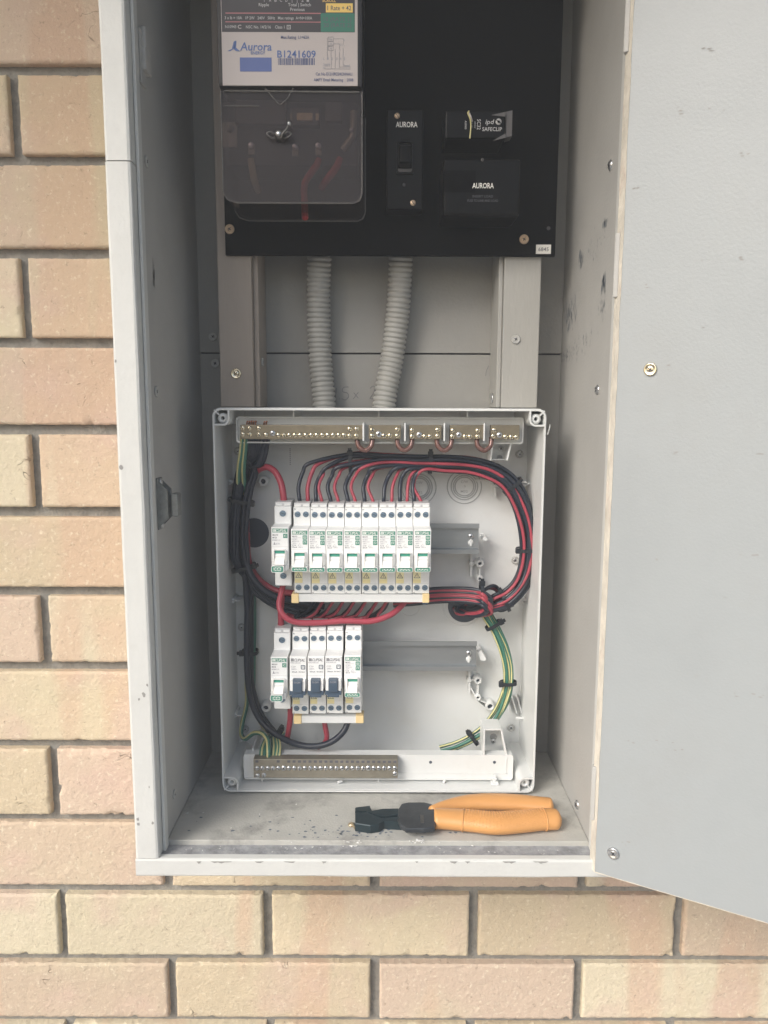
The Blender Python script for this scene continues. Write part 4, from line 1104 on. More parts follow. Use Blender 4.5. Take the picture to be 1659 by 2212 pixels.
mcb = breaker('mcb', '-', GU); put(mcb, -113.8, -105.3, 'single pole main breaker at the far left end of the upper row', rz=.006)
gr = breaker('green', '-', GU)
for i in range(8):
    o = gr if i == 0 else copy_tree(gr)
    put(o, -94.2+17.78*i, UZ+[0, -.9, -.9, -.6, -.6, -.6, 0, .3][i]*.5, 'narrow green tabbed breaker, %s from the left of eight in the upper row' % ordn[i], d=random.uniform(-.35, .35), rz=random.uniform(-.003, .003))
m2 = copy_tree(mcb); m2['group'] = GL; put(m2, -116.6, -241.0, 'single pole main breaker at the far left end of the lower row', rz=.012)
bl = breaker('blue', '-', GL)
bx = [-96.9, -78.5, -60.3]; bll = ['leftmost', 'middle', 'rightmost']
for i in range(3):
    o = bl if i == 0 else copy_tree(bl)
    put(o, bx[i], -239.4+.3*i, bll[i]+' of three white breakers with dark blue levers in the lower row', rz=.012 if i == 0 else .006)
g2 = copy_tree(gr); g2['group'] = GL; put(g2, -40.7, -238.2, 'green tabbed breaker at the right end of the lower row', rz=.004)

# ------------------------------------------------------------------ comb busbars
def busbar(x0, x1, y0, y1, caps, label, tail):
    D = SHD-1; a, c = P(x0, y1, D), P(x1, y0, D)
    b = MB('plastic_white'); b.box(a.x+3, c.x-3, D, D+14, a.z, c.z, bev=.6)
    o = solo('busbar', b, label, 'busbar', 'comb busbars')
    for k, (u0, u1, v0, v1) in enumerate(caps):
        p, q = P(u0, v1, D-1), P(u1, v0, D-1)
        cb = MB('cap_yellow'); cb.box(p.x, q.x, D-1.2, D+15, p.z, q.z, bev=.8); part('end_cap', cb, o)
    if tail:
        p, q = P(913, 1308, D), P(925, 1302, D); cb = MB('lever_blue'); cb.box(p.x, q.x, D+2, D+12, p.z, q.z, bev=1); part('tail', cb, o)
    return o
busbar(633, 927.5, 1284.8, 1300.2, ((629.5, 645, 1284, 1303), (912.5, 927.5, 1283, 1302.3)), 'long white comb busbar under the eight upper breakers with yellow end caps', True)
busbar(634, 786, 1548, 1562, ((634.5, 651, 1547, 1564), (768.5, 785.5, 1546.5, 1562.5)), 'short white comb busbar under the four lower breakers with yellow end caps', False)

# ------------------------------------------------------------------ neutral bar, top
TD2 = 806.0
def F(x): return x/1.8228
nb_ = thing('neutral_bar', P(820, 957, TD2), 'brassy terminal bar in linked sections along the top of the enclosure', 'terminal bar')
a, c = P(511.5, 957, TD2), P(1131, 902, TD2)
b = MB('plastic'); o_ = rr(a.x, c.x, a.z, c.z, 3.0, 4); i_ = [(x+(1.6 if x < 0 else -1.6), z+(1.6 if z < (a.z+c.z)/2 else -1.6)) for x, z in o_]
b.prism(o_, TD2, TD2+3); b.ring(o_, i_, TD2-2.2, TD2-.0)
part('carrier', b, nb_)
for x in (785, 875, 960, 1046):
    p, q = P(x-2.0, 953, TD2-14), P(x+2.0, 914, TD2-14); b = MB('plastic'); b.box(p.x, q.x, TD2-15, TD2+.5, p.z, q.z, bev=.5); part('divider', b, nb_)
b = MB('plastic'); p = P(1083, 957, TD2); q = P(1080, 994, TD2+20)
u = [P(1066, 957, TD2), P(1105, 957, TD2), P(1096, 995, TD2), P(1060, 995, TD2)]
b.prism([(v.x, v.z) for v in u], TD2+26, TD2+28); b.wall([(u[0].x, u[0].z), (u[3].x, u[3].z)], 1.6, TD2+2, TD2+28); b.wall([(u[1].x, u[1].z), (u[2].x, u[2].z)], 1.6, TD2+2, TD2+28); b.wall([(u[3].x, u[3].z), (u[2].x, u[2].z)], 1.4, TD2+16, TD2+28)
p = P(1080, 979, TD2+26); b.lathe((p.x-.5, TD2+25.9, p.z-4.5), [(3.0, -.1), (3.0, .2)], 14, 'knockout_line'); part('foot', b, nb_)
place('screw', SC['fix'], nb_, P(1082, 969, TD2+25.5))
b = MB('plastic'); p = P(530, 957, TD2); b.box(p.x-6, p.x+6, TD2+3, BD, p.z+4, p.z+12); part('foot', b, nb_)
segs = [(947, 1429), (1452, 1579), (1612, 1739), (1772, 1906), (1933, 2047)]
BDp = TD2-12
for s0, s1 in segs:
    p, q = P(F(s0), F(1729), BDp), P(F(s1), F(1674), BDp); b = MB('bar_metal'); b.box(p.x, q.x, BDp, TD2-.2, p.z, q.z, bev=.6); part('bar', b, nb_)
def tscrew(X, Y, key='term', par=nb_, D=BDp):
    place('terminal_screw', SC[key], par, P(F(X), F(Y), D-.1), ry=random.uniform(-1.5, 1.5))
k = .4219
for zx, zy in ((320, 250), (383, 252), (470, 252), (1320, 258), (1385, 258), (1530, 268), (322, 308), (386, 308), (470, 310), (537, 313)): tscrew(820+zx*k, 1580+zy*k)
for i in range(13): tscrew(820+(653+51.3*i)*k, 1580+316*k)
for zx in (1320, 1383, 1530): tscrew(820+zx*k, 1580+322*k)
place('terminal_screw', SC['fix'], nb_, P(F(820+600*k), F(1580+298*k), BDp-.1)); place('terminal_screw', SC['fix'], nb_, P(F(820+1590*k), F(1580+305*k), BDp-.1))
tscrew(820+1640*k, 1580+320*k)
k = .44
for zx, zy in ((37, 258), (37, 312), (145, 308), (195, 306), (260, 252), (260, 308), (393, 260), (393, 315), (505, 315), (553, 315), (620, 256), (620, 312), (757, 262), (753, 315), (866, 315), (912, 315), (980, 262), (980, 315), (1127, 260), (1120, 313), (1228, 318), (1280, 320), (1325, 322)): tscrew(1450+zx*k, 1580+zy*k)
for zx, zy in ((97, 297), (457, 300), (812, 300), (1175, 302)): place('terminal_screw', SC['fix'], nb_, P(F(1450+zx*k), F(1580+zy*k), BDp-.1))
for x0_, x1_ in ((1407, 1466), (1564, 1622), (1720, 1778), (1877, 1935)):
    b = MB('copper_pvc'); xm = (x0_+x1_)/2
    b.tube([P(F(x0_), F(1722), TD2-6), P(F(x0_), F(1738), TD2-7), P(F(x0_+5), F(1757), TD2-8), P(F(xm-10), F(1770), TD2-9), P(F(xm), F(1773), TD2-9), P(F(xm+10), F(1770), TD2-9), P(F(x1_-5), F(1757), TD2-8), P(F(x1_), F(1738), TD2-7), P(F(x1_), F(1722), TD2-6)], 2.5, 12)
    part('copper_link', b, nb_)
b = MB('copper')
for x0_, n in ((533, 5), (566, 2)):
    for j in range(n):
        x = x0_+j*4.6+(4 if n == 2 else 0); b.tube([P(x, 919, TD2-8), P(x+1, 912, TD2-10), P(x+2, 909+random.uniform(0, 3), TD2-11)], .95, 6)
part('copper_strands', b, nb_)

# ------------------------------------------------------------------ earth bar, bottom
ED = 800.0
eb = thing('earth_bar', P(820, 1682, ED), 'grey metal earth bar on a white carrier along the enclosure bottom', 'terminal bar')
a, c = P(527, 1682.5, ED), P(1109, 1632, ED)
b = MB('plastic'); o_ = rr(a.x, c.x, a.z, c.z, 3.0, 4); b.prism(o_, ED, ED+3)
b.box(a.x+1, c.x-1, ED-.02, ED+12, c.z-2, c.z+.3); b.box(a.x+9, c.x-6, ED-.7, ED+.1, a.z+7.2, a.z+7.9); b.box(c.x-8, c.x-7.2, ED-.7, ED+.1, a.z+7.2, c.z-3); b.box(a.x+1.5, c.x-1.5, ED-1.2, ED+.1, a.z+.2, a.z+1.6)
b.box(P(540, 1640, ED).x, P(541.5, 1640, ED).x, ED-.8, ED+.1, P(540, 1664, ED).z, P(540, 1634, ED).z)
part('carrier', b, eb)
b = MB('plastic'); u = [P(1045, 1632, ED), P(1094, 1632, ED), P(1083, 1577, ED), P(1046, 1577, ED)]
b.prism([(v.x, v.z) for v in u], ED+26, ED+28); b.wall([(u[0].x, u[0].z), (u[3].x, u[3].z)], 1.8, ED-.5, ED+28); b.wall([(u[1].x, u[1].z), (u[2].x, u[2].z)], 1.8, ED+1, ED+28); b.wall([(u[3].x, u[3].z), (u[2].x, u[2].z)], 1.6, ED+1, ED+28)
p = P(1066, 1592, ED+26); b.lathe((p.x, ED+25.8, p.z), [(4, 0), (4, .3)], 14, 'knockout_line'); part('foot', b, eb)
place('screw', SC['fix'], eb, P(1066, 1601, ED+25.6))
b = MB('plastic'); p = P(549, 1632, ED+10); q = P(553, 1598, ED+30); b.wall([(p.x, p.z), (q.x, q.z)], 2.0, ED+8, BD); part('foot', b, eb)
b = MB('hole')
for x in (930, 1068): p = P(x, 1646.5, ED); b.lathe((p.x, ED-.3, p.z), [(1.1, 0), (1.7, .1), (1.7, .4)], 12)
part('screw_hole', b, eb)
BE = ED-12
p, q = P(548, 1680, BE), P(859.5, 1641, BE); b = MB('bar_grey'); b.box(p.x, q.x, BE, ED-.2, p.z, q.z, bev=.6)
zt = q.z
for i in range(27):
    if i in (1, 2, 3, 5): continue
    x = P(F(850+(358+46.2*i)*.452), 1645, BE).x
    b.box(x-1.6, x+1.6, BE-.25, BE+.2, zt-3.8, zt-1.2, 'print_dark')
part('bar', b, eb)
for i in range(27): 
    key = 'fix' if i in (5, 21) else 'term2'
    place('terminal_screw', SC[key], eb, P(F(850+(358+46.2*i)*.452), F(2750+608*.452), BE-.1), ry=random.uniform(-1.5, 1.5))
for zx, zy in ((362, 672), (418, 668), (1560, 655)): place('terminal_screw', SC['term2'], eb, P(F(850+zx*.452), F(2750+zy*.452), BE-.1), ry=random.uniform(-1.5, 1.5))

# ------------------------------------------------------------------ cables
def cable(name, pts, r, mt, label, group=None, stripe=None, seg=10):
    q = [P(*p) if len(p) == 3 else Vector(p) for p in pts]
    b = MB(mt); b.tube(q, r, seg, n=7, stripe=stripe)
    return solo(name, b, label, 'cable', group)
def bundle_offsets(n, seed, rad):
    """packed positions inside a round bundle"""
    rnd = random.Random(seed); out = []
    tries = 0
    while len(out) < n and tries < 20000:
        tries += 1
        a = rnd.uniform(0, 6.28); r_ = rad*math.sqrt(rnd.random()); c = (r_*math.cos(a), r_*math.sin(a))
        if all((c[0]-o[0])**2+(c[1]-o[1])**2 > (1.72*1.72*(3 if tries < 12000 else 1.5)) for o in out): out.append(c)
    while len(out) < n: out.append((rnd.uniform(-rad, rad)*.6, rnd.uniform(-rad, rad)*.6))
    return out
# upper right bundle: tails rise from the breakers, run right, and curl down to the hole
main = [(700, 1003), (760, 998), (830, 999), (900, 1001), (960, 1002), (1010, 1005), (1055, 1016), (1090, 1036), (1115, 1068), (1132, 1110), (1141, 1150), (1142, 1187), (1137, 1228), (1122, 1262), (1098, 1288), (1072, 1301)]
def main_at(x, y, o, dd):
    return None
def off_path(path, o, dd, D0=832.0):
    """offset a pixel path sideways by o mm (towards the outside of the curl) and dd mm in depth"""
    q = [P(x, y, D0) for x, y in path]; out = []
    for i, p in enumerate(q):
        t = (q[min(i+1, len(q)-1)]-q[max(i-1, 0)]).normalized(); nn = Vector((-t.z, 0, t.x))
        k = Vector((i*.55, o*9.1, dd*3.3))
        out.append(p + nn*(o + 1.7*noise.noise(k)) + Vector((0, dd + 2.2*noise.noise(k+Vector((7, 7, 7))), 0)))
    return out
bases = [648, 665, 682.5, 697.5, 717, 733.5, 754, 770.4, 789, 809, 828, 846, 864, 879, 896, 914]
which = ['black', 'red']
place_ = ['first', 'second', 'third', 'fourth', 'fifth', 'sixth', 'seventh', 'eighth']
rnd = random.Random(12)
ends = [(1052, 1308), (1030, 1320), (1012, 1316), (992, 1312)]
for i, xb in enumerate(bases):
    red = i % 2 == 1
    rad = 2.2 if not red else 1.75
    if i == 1: rad = 2.3
    o = 8.6 - 17.2*i/15 + rnd.uniform(-1.4, 1.4)
    dd = rnd.uniform(-8, 0) if not red else (rnd.uniform(1, 7) if i not in (7, 15) else -9)
    bx_ = P(xb, 1092, 806); 
    lift = 50 - 1.3*i
    # entry point on the bundle
    xe = xb + 46 + rnd.uniform(-4, 8) if i < 12 else xb + 30
    full = off_path(main, o, dd)
    ent = [p for p in full if p.x > P(xe, 1000, 832).x + 6]
    bow = {0: -3, 1: 0, 2: 0, 3: -9, 4: -9, 5: -11, 6: -8, 7: -12, 8: -4, 9: -14, 10: 3, 11: 2, 12: 0, 13: 2, 14: -4, 15: -20}[i]
    D1 = 812
    pts = [bx_, P(xb+bow*.4, 1076, D1), P(xb+bow, 1052, D1+4), P(xb+bow+(9 if i < 12 else 6), 1028-(7 if i < 2 else 0), D1+10), P(xb+bow+26, 1010-o*.5-(6 if i < 2 else 0), 824+dd*.5)]
    pts += ent
    ex, ey = ends[i % 4]
    pts += [P(1048+rnd.uniform(-4, 4), 1308+rnd.uniform(-6, 6), 838+dd), P(1020+rnd.uniform(-6, 6), 1318+rnd.uniform(-6, 6), 850), P(1000+rnd.uniform(-10, 10), 1311+rnd.uniform(-6, 6), 873)]
    side = 'left' if not red else 'right'
    b = MB('wire_red' if red else 'wire_black'); b.tube(pts, rad, 9, n=6)
    solo('wire', b, '%s wire looping up and right from the %s upper breaker in the row of eight' % ('red' if red else 'black', place_[i//2]), 'wire', 'circuit wires above the upper breakers')

# wires under the upper row, joining the left hand bundle
lb = [(538, 1000), (527, 1040), (520, 1090), (517, 1150), (520, 1210), (534, 1255), (560, 1290), (600, 1316), (640, 1330)]
rnd = random.Random(21)
for i in range(8):
    xb = 652 + 37.2*i
    o = -8 + 15*i/7; dd = rnd.uniform(-5, 5)
    pts = off_path(lb[2:], -o*.9, dd, 840) if i < 3 else [P(606+i*4, 1330, 850), P(640+i*3, 1337, 844)]
    xr = [660, 678, 700, 722, 745, 770, 795, 818][i]
    pts += [P(xr-22, 1336-rnd.uniform(0, 4), 838), P(xr+2, 1322, 836), P(xr+16, 1304, 832), P(xr+26, 1288, 826)]
    b = MB('wire_black'); b.tube(pts, 1.9, 8, n=6)
    solo('wire', b, 'black wire from the left bundle curving up behind the %s breaker of the upper eight' % place_[i], 'wire', 'wires passing under the upper breakers')
for i in range(7):
    xr = [684, 706, 728, 752, 777, 801, 822][i]
    pts = [P(620, 1322+i*1.4, 846-i), P(648, 1334+i, 842), P(xr-24, 1338-rnd.uniform(0, 5), 832), P(xr-4, 1326, 828), P(xr+8, 1308, 826), P(xr+18, 1292, 826)]
    b = MB('wire_red'); b.tube(pts, 1.7, 8, n=6)
    solo('wire', b, 'red wire under the upper busbar rising behind the gap after the %s of eight breakers' % place_[i], 'wire', 'wires passing under the upper breakers')

# left bundle of black wires from the neutral bar
tops = [(531, 942), (535, 942), (541, 942), (546, 942), (551, 942), (557, 944), (577, 944), (570, 944), (538, 942), (562, 943), (549, 943)]
rnd = random.Random(31)
for i, (x, y) in enumerate(tops):
    o = (-9 + 18*i/7) if i < 8 else (-5, 1, 6)[i-8]
    dd = rnd.uniform(-8, 8) if i < 8 else -6
    path = off_path([(538, 1010), (527, 1050), (520, 1095), (517, 1150), (520, 1210)], -o*1.0, dd, 838)
    r_ = 2.6 if i not in (6, 7) else 3.1
    pts = [P(x, y, TD2-4), P(x-1, 962, 812)] + ([P(x-14, 1003, 822)] if i in (6, 7) else [P(x-4, 985, 820)]) + path
    if i < 4: pts += [P(530+i*4, 1262, 846+dd*.4), P(533+i*3.4, 1330, 852), P(534+i*3.2, 1410, 852), P(536+i*3.2, 1480, 853), P(552+i*4, 1540, 852), P(585+i*4, 1585, 846)]
    elif i > 7: pts += [P(536+(i-8)*3, 1262, 842), P(538, 1330, 846), P(538+(i-8)*2, 1400, 850), P(540+(i-8)*2, 1470, 852), P(556+(i-8)*3, 1540, 854), P(580+(i-8)*3, 1580, 856)]
    else: pts += [P(538+(i-4)*4, 1262, 842), P(560+(i-4)*5, 1288-(i-4)*4, 842), P(610, 1310-(i-4)*8, 842), P(655, 1318-(i-4)*6, 846), P(690, 1322, 850)]
    b = MB('wire_black'); b.tube(pts, r_, 10, n=7)
    lab = ['into the leftmost', 'into the second', 'into the third', 'into the fourth', 'into the fifth', 'into the sixth', 'into the rightmost used', 'into the seventh', 'in front of the second', 'in front of the sixth', 'in front of the fourth'][i]
    solo('wire', b, 'black wire dropping %s hole of the terminal bar' % lab, 'wire', 'black wires down the left side of the enclosure')
# green and yellow pair beside them
for i, (x, st) in enumerate(((521, 'wire_yellow'), (529, 'wire_yellow'))):
    pts = [P(x+3, 942, TD2-4), P(x, 975, 812), P(x-5+i*2, 1010, 820), P(x-6+i*4, 1045, 832), P(x-3+i*2, 1090, 848), P(x-4, 1150, 854), P(x-1, 1215, 856), P(x+10+i*6, 1265, 856), P(x+12+i*8, 1330, 858), P(x+12+i*7, 1410, 856), P(x+12+i*6, 1480, 856)]
    if i == 0: pts += [P(533, 1520, 854), P(524, 1560, 852), P(521, 1585, 846), P(530, 1596, 836), P(548, 1584, 828), P(566, 1585, 820), P(578, 1600, 808), P(580, 1620, 797), P(580, 1642, 794)]
    else: pts += [P(545, 1520, 858), P(566, 1565, 858), P(590, 1590, 856)]
    b = MB('wire_green'); b.tube(pts, 2.6, 12, n=7, stripe=st)
    solo('wire', b, ['green and yellow earth wire at the far left, hooking into the earth bar', 'green and yellow earth wire tucked inside the left black bundle'][i], 'wire', 'earth wires on the left')
# earth tails rising from the earth bar
for i, (x, x2, xt) in enumerate(((563, 566, 572), (570, 574, 576), (588, 590, 586), (594, 598, 592), (601, 604, 598))):
    pts = [P(x, 1643, 795), P(x2, 1615, 806), P(xt+4, 1594, 828), P(xt+14, 1584, 850)]
    b = MB('wire_green'); b.tube(pts, 2.2, 12, n=7, stripe='wire_yellow' if i != 1 else None)
    solo('wire', b, 'short earth wire standing in the earth bar, %s of five at its left end' % place_[i], 'wire', 'earth tails in the earth bar')
# thick cables
thick = 'thick main cables'
cable('main_cable', [(531, 1215, 852), (532, 1120, 854), (535, 1060, 850), (551, 1022, 838), (573, 1009, 824), (592, 1017, 818), (605, 1038, 812), (611, 1062, 808), (614, 1092, 806)], 3.5, 'wire_red', 'thick red cable arching over into the top of the upper main breaker', thick, seg=14)
cable('main_cable', [(533, 1150, 852), (536, 1205, 850), (550, 1240, 846), (574, 1264, 840), (604, 1278, 836), (640, 1282, 838), (700, 1290, 842)], 3.6, 'wire_red', 'thick red cable sweeping right under the upper main breaker', thick, seg=14)
cable('main_cable', [(612, 1262, 806), (607, 1284, 800), (603, 1308, 794), (613, 1330, 790), (640, 1344, 790), (690, 1345, 792), (745, 1341, 794), (800, 1342, 796), (840, 1330, 800), (862, 1314, 806), (876, 1298, 812)], 3.2, 'wire_red', 'thick red loop running beneath the upper busbar from main breaker to its right end', thick, seg=14)
cable('main_cable', [(609, 1285, 806), (607, 1310, 806), (607, 1335, 806), (607, 1362, 806)], 3.4, 'wire_red', 'thick red cable dropping straight into the top of the lower main breaker', thick, seg=14)
cable('main_cable', [(627, 1528, 812), (627, 1550, 812), (624, 1575, 818), (620, 1600, 832)], 3.1, 'wire_red', 'thick red tail under the lower main breaker', thick, seg=14)
cable('main_cable', [(700, 1555, 808), (703, 1572, 806), (706, 1590, 808), (702, 1604, 812), (688, 1614, 824)], 2.9, 'wire_red', 'short thick red cable below the middle of the lower busbar', thick, seg=14)
cable('main_cable', [(524, 1210, 836), (530, 1250, 838), (534, 1310, 838), (533, 1380, 838), (534, 1450, 838), (541, 1508, 838), (560, 1552, 836), (595, 1586, 826), (640, 1607, 812), (680, 1612, 804), (715, 1603, 800), (742, 1580, 800), (754, 1552, 804)], 3.4, 'wire_black', 'thick black cable curving along the bottom from left side up to the lower busbar', thick, seg=14)
cable('main_cable', [(526, 1170, 834), (535, 1225, 830), (556, 1262, 828), (590, 1286, 828), (640, 1300, 832), (700, 1310, 840)], 3.7, 'wire_black', 'thick black cable sweeping right beside the red one under the upper main breaker', thick, seg=14)
cable('main_cable', [(524, 1180, 844), (533, 1240, 846), (556, 1282, 846), (596, 1310, 846), (650, 1326, 846), (720, 1336, 846), (780, 1340, 842), (824, 1318, 838), (838, 1296, 834)], 3.0, 'wire_black', 'thick black cable lowest of those passing under the upper breakers', thick, seg=14)
# supply wires running right from behind the upper row into the coil
rnd = random.Random(44)
cols = ['wire_black', 'wire_red', 'wire_black', 'wire_red', 'wire_red', 'wire_black', 'wire_red', 'wire_black']
for i in range(8):
    y = 1272 + 4.1*i
    pts = [P(850, y+8, 838), P(905, y+3, 832), P(950, y-1, 828), P(1000, y-1+rnd.uniform(-1, 1), 822), P(1030, y+2, 816)]
    if i % 2 == 0: pts += [P(1052, y+12, 812), P(1062, y+26, 816), P(1050, 1322+i, 826), P(1025, 1330, 836), P(990, 1322, 850), P(978, 1312, 874)]
    else: pts += [P(1044, y+9, 810), P(1051, y+20, 812), P(1046, 1316+i*1.5, 820), P(1022, 1324+i, 834), P(988, 1326-i, 848), P(985, 1310, 874)]
    b = MB(cols[i]); b.tube(pts, 2.1, 9, n=7)
    solo('wire', b, '%s wire running right behind the busbar end into the coil, %s from the top' % (cols[i][5:], place_[i]), 'wire', 'wires between the busbar end and the coil')
for i in range(6):
    c0 = ['wire_black', 'wire_red', 'wire_black', 'wire_red', 'wire_black', 'wire_black'][i]
    pts = [P(1098+i*2, 1292+i*3, 832-i), P(1078, 1304+i*2.5, 824-i), P(1056, 1309+i*2, 820-i), P(1044-i, 1300, 818), P(1040+i, 1282-i, 820), P(1056+i*2, 1270-i, 828), P(1074+i, 1278, 838), P(1072, 1300, 848), P(1035, 1318, 858), P(1010, 1314, 873)]
    b = MB(c0); b.tube(pts, 2.0, 9, n=7)
    solo('wire', b, '%s wire looped in the coil beside the knockout hole, %s of six from inside' % (c0[5:], place_[i]), 'wire', 'looped wires in the coil')
# green-yellow earth bundle on the right
eg = [(1042, 1312), (1056, 1334), (1072, 1362), (1088, 1400), (1097, 1440), (1098, 1478), (1090, 1514), (1074, 1546), (1048, 1576), (1018, 1597), (985, 1612), (952, 1622)]
for i in range(6):
    o = -4.6 + 1.85*i + .5*math.sin(i*5); dd = (abs(i-2.5)-1.5)*1.6 + (i % 2)*2.4
    path = off_path(eg, o, dd, 838)
    b = MB('wire_green'); b.tube(path, 1.7, 12, n=7, stripe='wire_yellow' if i != 2 else None)
    solo('wire', b, 'earth wire in the curved right hand bundle, %s counting from its inside' % place_[i], 'wire', 'earth wires curving down the right')

# cable ties: strap and head
def tie(x, y, D, ang, hw, dp, label, head=1):
    """ang: direction of the wires in degrees, hw: half width across, dp: half depth"""
    c = P(x, y, D); a = R(ang); t = Vector((math.cos(a), 0, math.sin(a))); nn = Vector((-t.z, 0, t.x))
    b = MB('tie_black'); ring_o = []; N = 20; w_ = 1.9
    vs = []
    for k in range(N):
        q = 2*math.pi*k/N; ex = 1.0
        u = math.copysign(abs(math.cos(q))**.7, math.cos(q)); v = math.copysign(abs(math.sin(q))**.7, math.sin(q))
        base = c + nn*(hw*u) + Vector((0, dp*v, 0)); out = c + nn*((hw+1.1)*u) + Vector((0, (dp+1.1)*v, 0))
        vs += [base-t*w_, base+t*w_, out+t*w_, out-t*w_]
    fs = []
    for k in range(N):
        j = (k+1) % N
        for m_ in range(4): fs.append((4*k+m_, 4*k+(m_+1) % 4, 4*j+(m_+1) % 4, 4*j+m_))
    b.add(vs, fs)
    h = c + nn*(head*(hw+.2)) + Vector((0, -dp*.55, 0))
    rot = Matrix.Rotation(-a, 3, 'Y')
    b.box(h.x-1.9, h.x+1.9, h.y-1.2, h.y-.2, h.z+1, h.z+5.2 if head > 0 else h.z+1.2, rot=rot, piv=(h.x, h.y, h.z))
    b.box(h.x-2.9, h.x+2.9, h.y-3.0, h.y+2.4, h.z-2.6, h.z+2.6, bev=.5, rot=rot)
    return solo('cable_tie', b, label, 'cable tie', 'black cable ties')
tie(757, 998, 832, 2, 10, 9, 'black cable tie on the top bundle above the third upper breaker', 1)
tie(929, 1001, 832, -1, 10.5, 9, 'black cable tie on the top bundle above the right end of the upper row', 1)
tie(1108, 1048, 832, -50, 11, 10, 'black cable tie on the upper right bend of the wire bundle', -1)
tie(1139, 1187, 832, -88, 11, 10, 'black cable tie halfway down the right hand red and black bundle', -1)
tie(1090, 1297, 832, 25, 12, 10, 'black cable tie where the right bundle meets the coil', 1)
tie(1040, 1281, 820, 0, 12, 9, 'black cable tie at the left of the coil of wires', 1)
tie(521, 1082, 838, 80, 13, 11, 'black cable tie near the top of the left hand black bundle', -1)
tie(527, 1226, 838, -75, 12.5, 11, 'black cable tie on the left bundle level with the upper warning stickers', 1)
tie(540, 1408, 847, 90, 8.5, 9, 'black cable tie on the left bundle beside the lower breaker row', 1)
tie(1066, 1350, 838, -60, 9, 6, 'black cable tie at the top of the green earth bundle', 1)
tie(1098, 1475, 838, -88, 8.5, 6, 'black cable tie in the middle of the green earth bundle', -1)
tie(1022, 1594, 838, 35, 8.5, 6, 'black cable tie near the foot of the green earth bundle', 1)
tie(600, 1587, 842, -30, 9.5, 13, 'black cable tie around the cables above the earth bar', 1)

# ------------------------------------------------------------------ pliers
FZ0 = FZ
def fl(x, y, h): return PZ(x, y, FZ+h)
pl = thing('pliers', PZ(980, 1770, FZ), 'crimping pliers with orange handles and black jaws lying on the cabinet floor', 'pliers')
def handle(pts, rs, flat, mt, h):
    q = [PZ(x, y, FZ+h) for x, y in pts]; c = catmull(q, 8)
    n = len(c)-1; rs2 = []
    for i in range(n+1):
        t = i/n*(len(rs)-1); k = min(int(t), len(rs)-2); rs2.append(rs[k]+(rs[k+1]-rs[k])*(t-k))
    # elliptical section: flat = height / half width
    b = MB(mt); seg = 22; vs = []; fs = []
    for i, p in enumerate(c):
        t = (c[min(i+1, n)]-c[max(i-1, 0)]).normalized(); s_ = Vector((0, 0, 1)).cross(t).normalized(); e = 1.0
        m_ = i/n
        if m_ > .93: e = math.sqrt(max(0.02, 1-((m_-.93)/.07)**2))
        if m_ < .02: e = .86+.14*m_/.02
        for k in range(seg):
            a = 2*math.pi*k/seg
            vs.append(p + s_*math.cos(a)*rs2[i]*e + Vector((0, 0, 1))*math.sin(a)*h*.98*min(1, e*1.1)*(.75+.25*rs2[i]/max(rs2)))
    for i in range(n):
        for k in range(seg): fs.append((i*seg+k, i*seg+(k+1) % seg, (i+1)*seg+(k+1) % seg, (i+1)*seg+k))
    b.add(vs, fs + [list(range(seg)), list(range(n*seg, (n+1)*seg))[::-1]], mt, True)
    return b, c, rs2
bU, cU, _ = handle([(930, 1754), (965, 1742), (1010, 1734), (1060, 1732), (1120, 1734), (1170, 1739), (1196, 1741)], [4.5, 6.5, 10, 12, 11.5, 11, 10.5], 1, 'plier_orange', 7.5)
part('upper_handle', bU, pl)
bL, cL, rL = handle([(938, 1768), (970, 1769), (1020, 1773), (1070, 1778), (1120, 1775), (1170, 1770), (1213, 1769)], [12, 13, 14, 14.5, 14, 13.5, 13], 1, 'plier_orange', 9.5)
lh = part('lower_handle', bL, pl)
kn = MB('plier_orange'); n = len(cL)-1
for i in range(int(n*.30), int(n*.86)):
    p, p2 = cL[i], cL[min(i+1, n)]; t = (p2-p).normalized(); s_ = Vector((0, 0, 1)).cross(t)
    L = (p2-p).length; m_ = max(1, int(L/2.3))
    for u in range(m_):
        for j in range(-5, 6):
            aa = math.pi/2 + (j+(.5 if (u+i) % 2 else 0))*.23
            if math.sin(aa) < .3: continue
            rr_ = rL[i]; q = p + t*L*(u/m_) + s_*math.cos(aa)*rr_ + Vector((0, 0, 1))*math.sin(aa)*9.35*(.75+.25*rr_/14.5)
            s2 = .85; k0 = len(kn.v)
            kn.v += [q+t*s2, q+s_*s2, q-t*s2, q-s_*s2, q+Vector((0, -.5, .75))]
            for f in ((0, 1, 4), (1, 2, 4), (2, 3, 4), (3, 0, 4)): kn.f.append([k0+w_ for w_ in f]); kn.m.append('plier_orange'); kn.sm.append(False)
g_ = part('grip_knurling', kn, lh); g_['kind'] = 'stuff'
for fr in (.29, .87):
    rg = MB('plier_orange')
    i = int(n*fr); p = cL[i]; t = (cL[i+1]-p).normalized(); s_ = Vector((0, 0, 1)).cross(t)
    rg.tube([p + s_*math.cos(a)*(rL[i]+.1) + Vector((0, 0, 1))*math.sin(a)*9.5 for a in [2*math.pi*k/24 for k in range(25)]], .7, 6, raw=True)
    part('grip_ring', rg, lh)
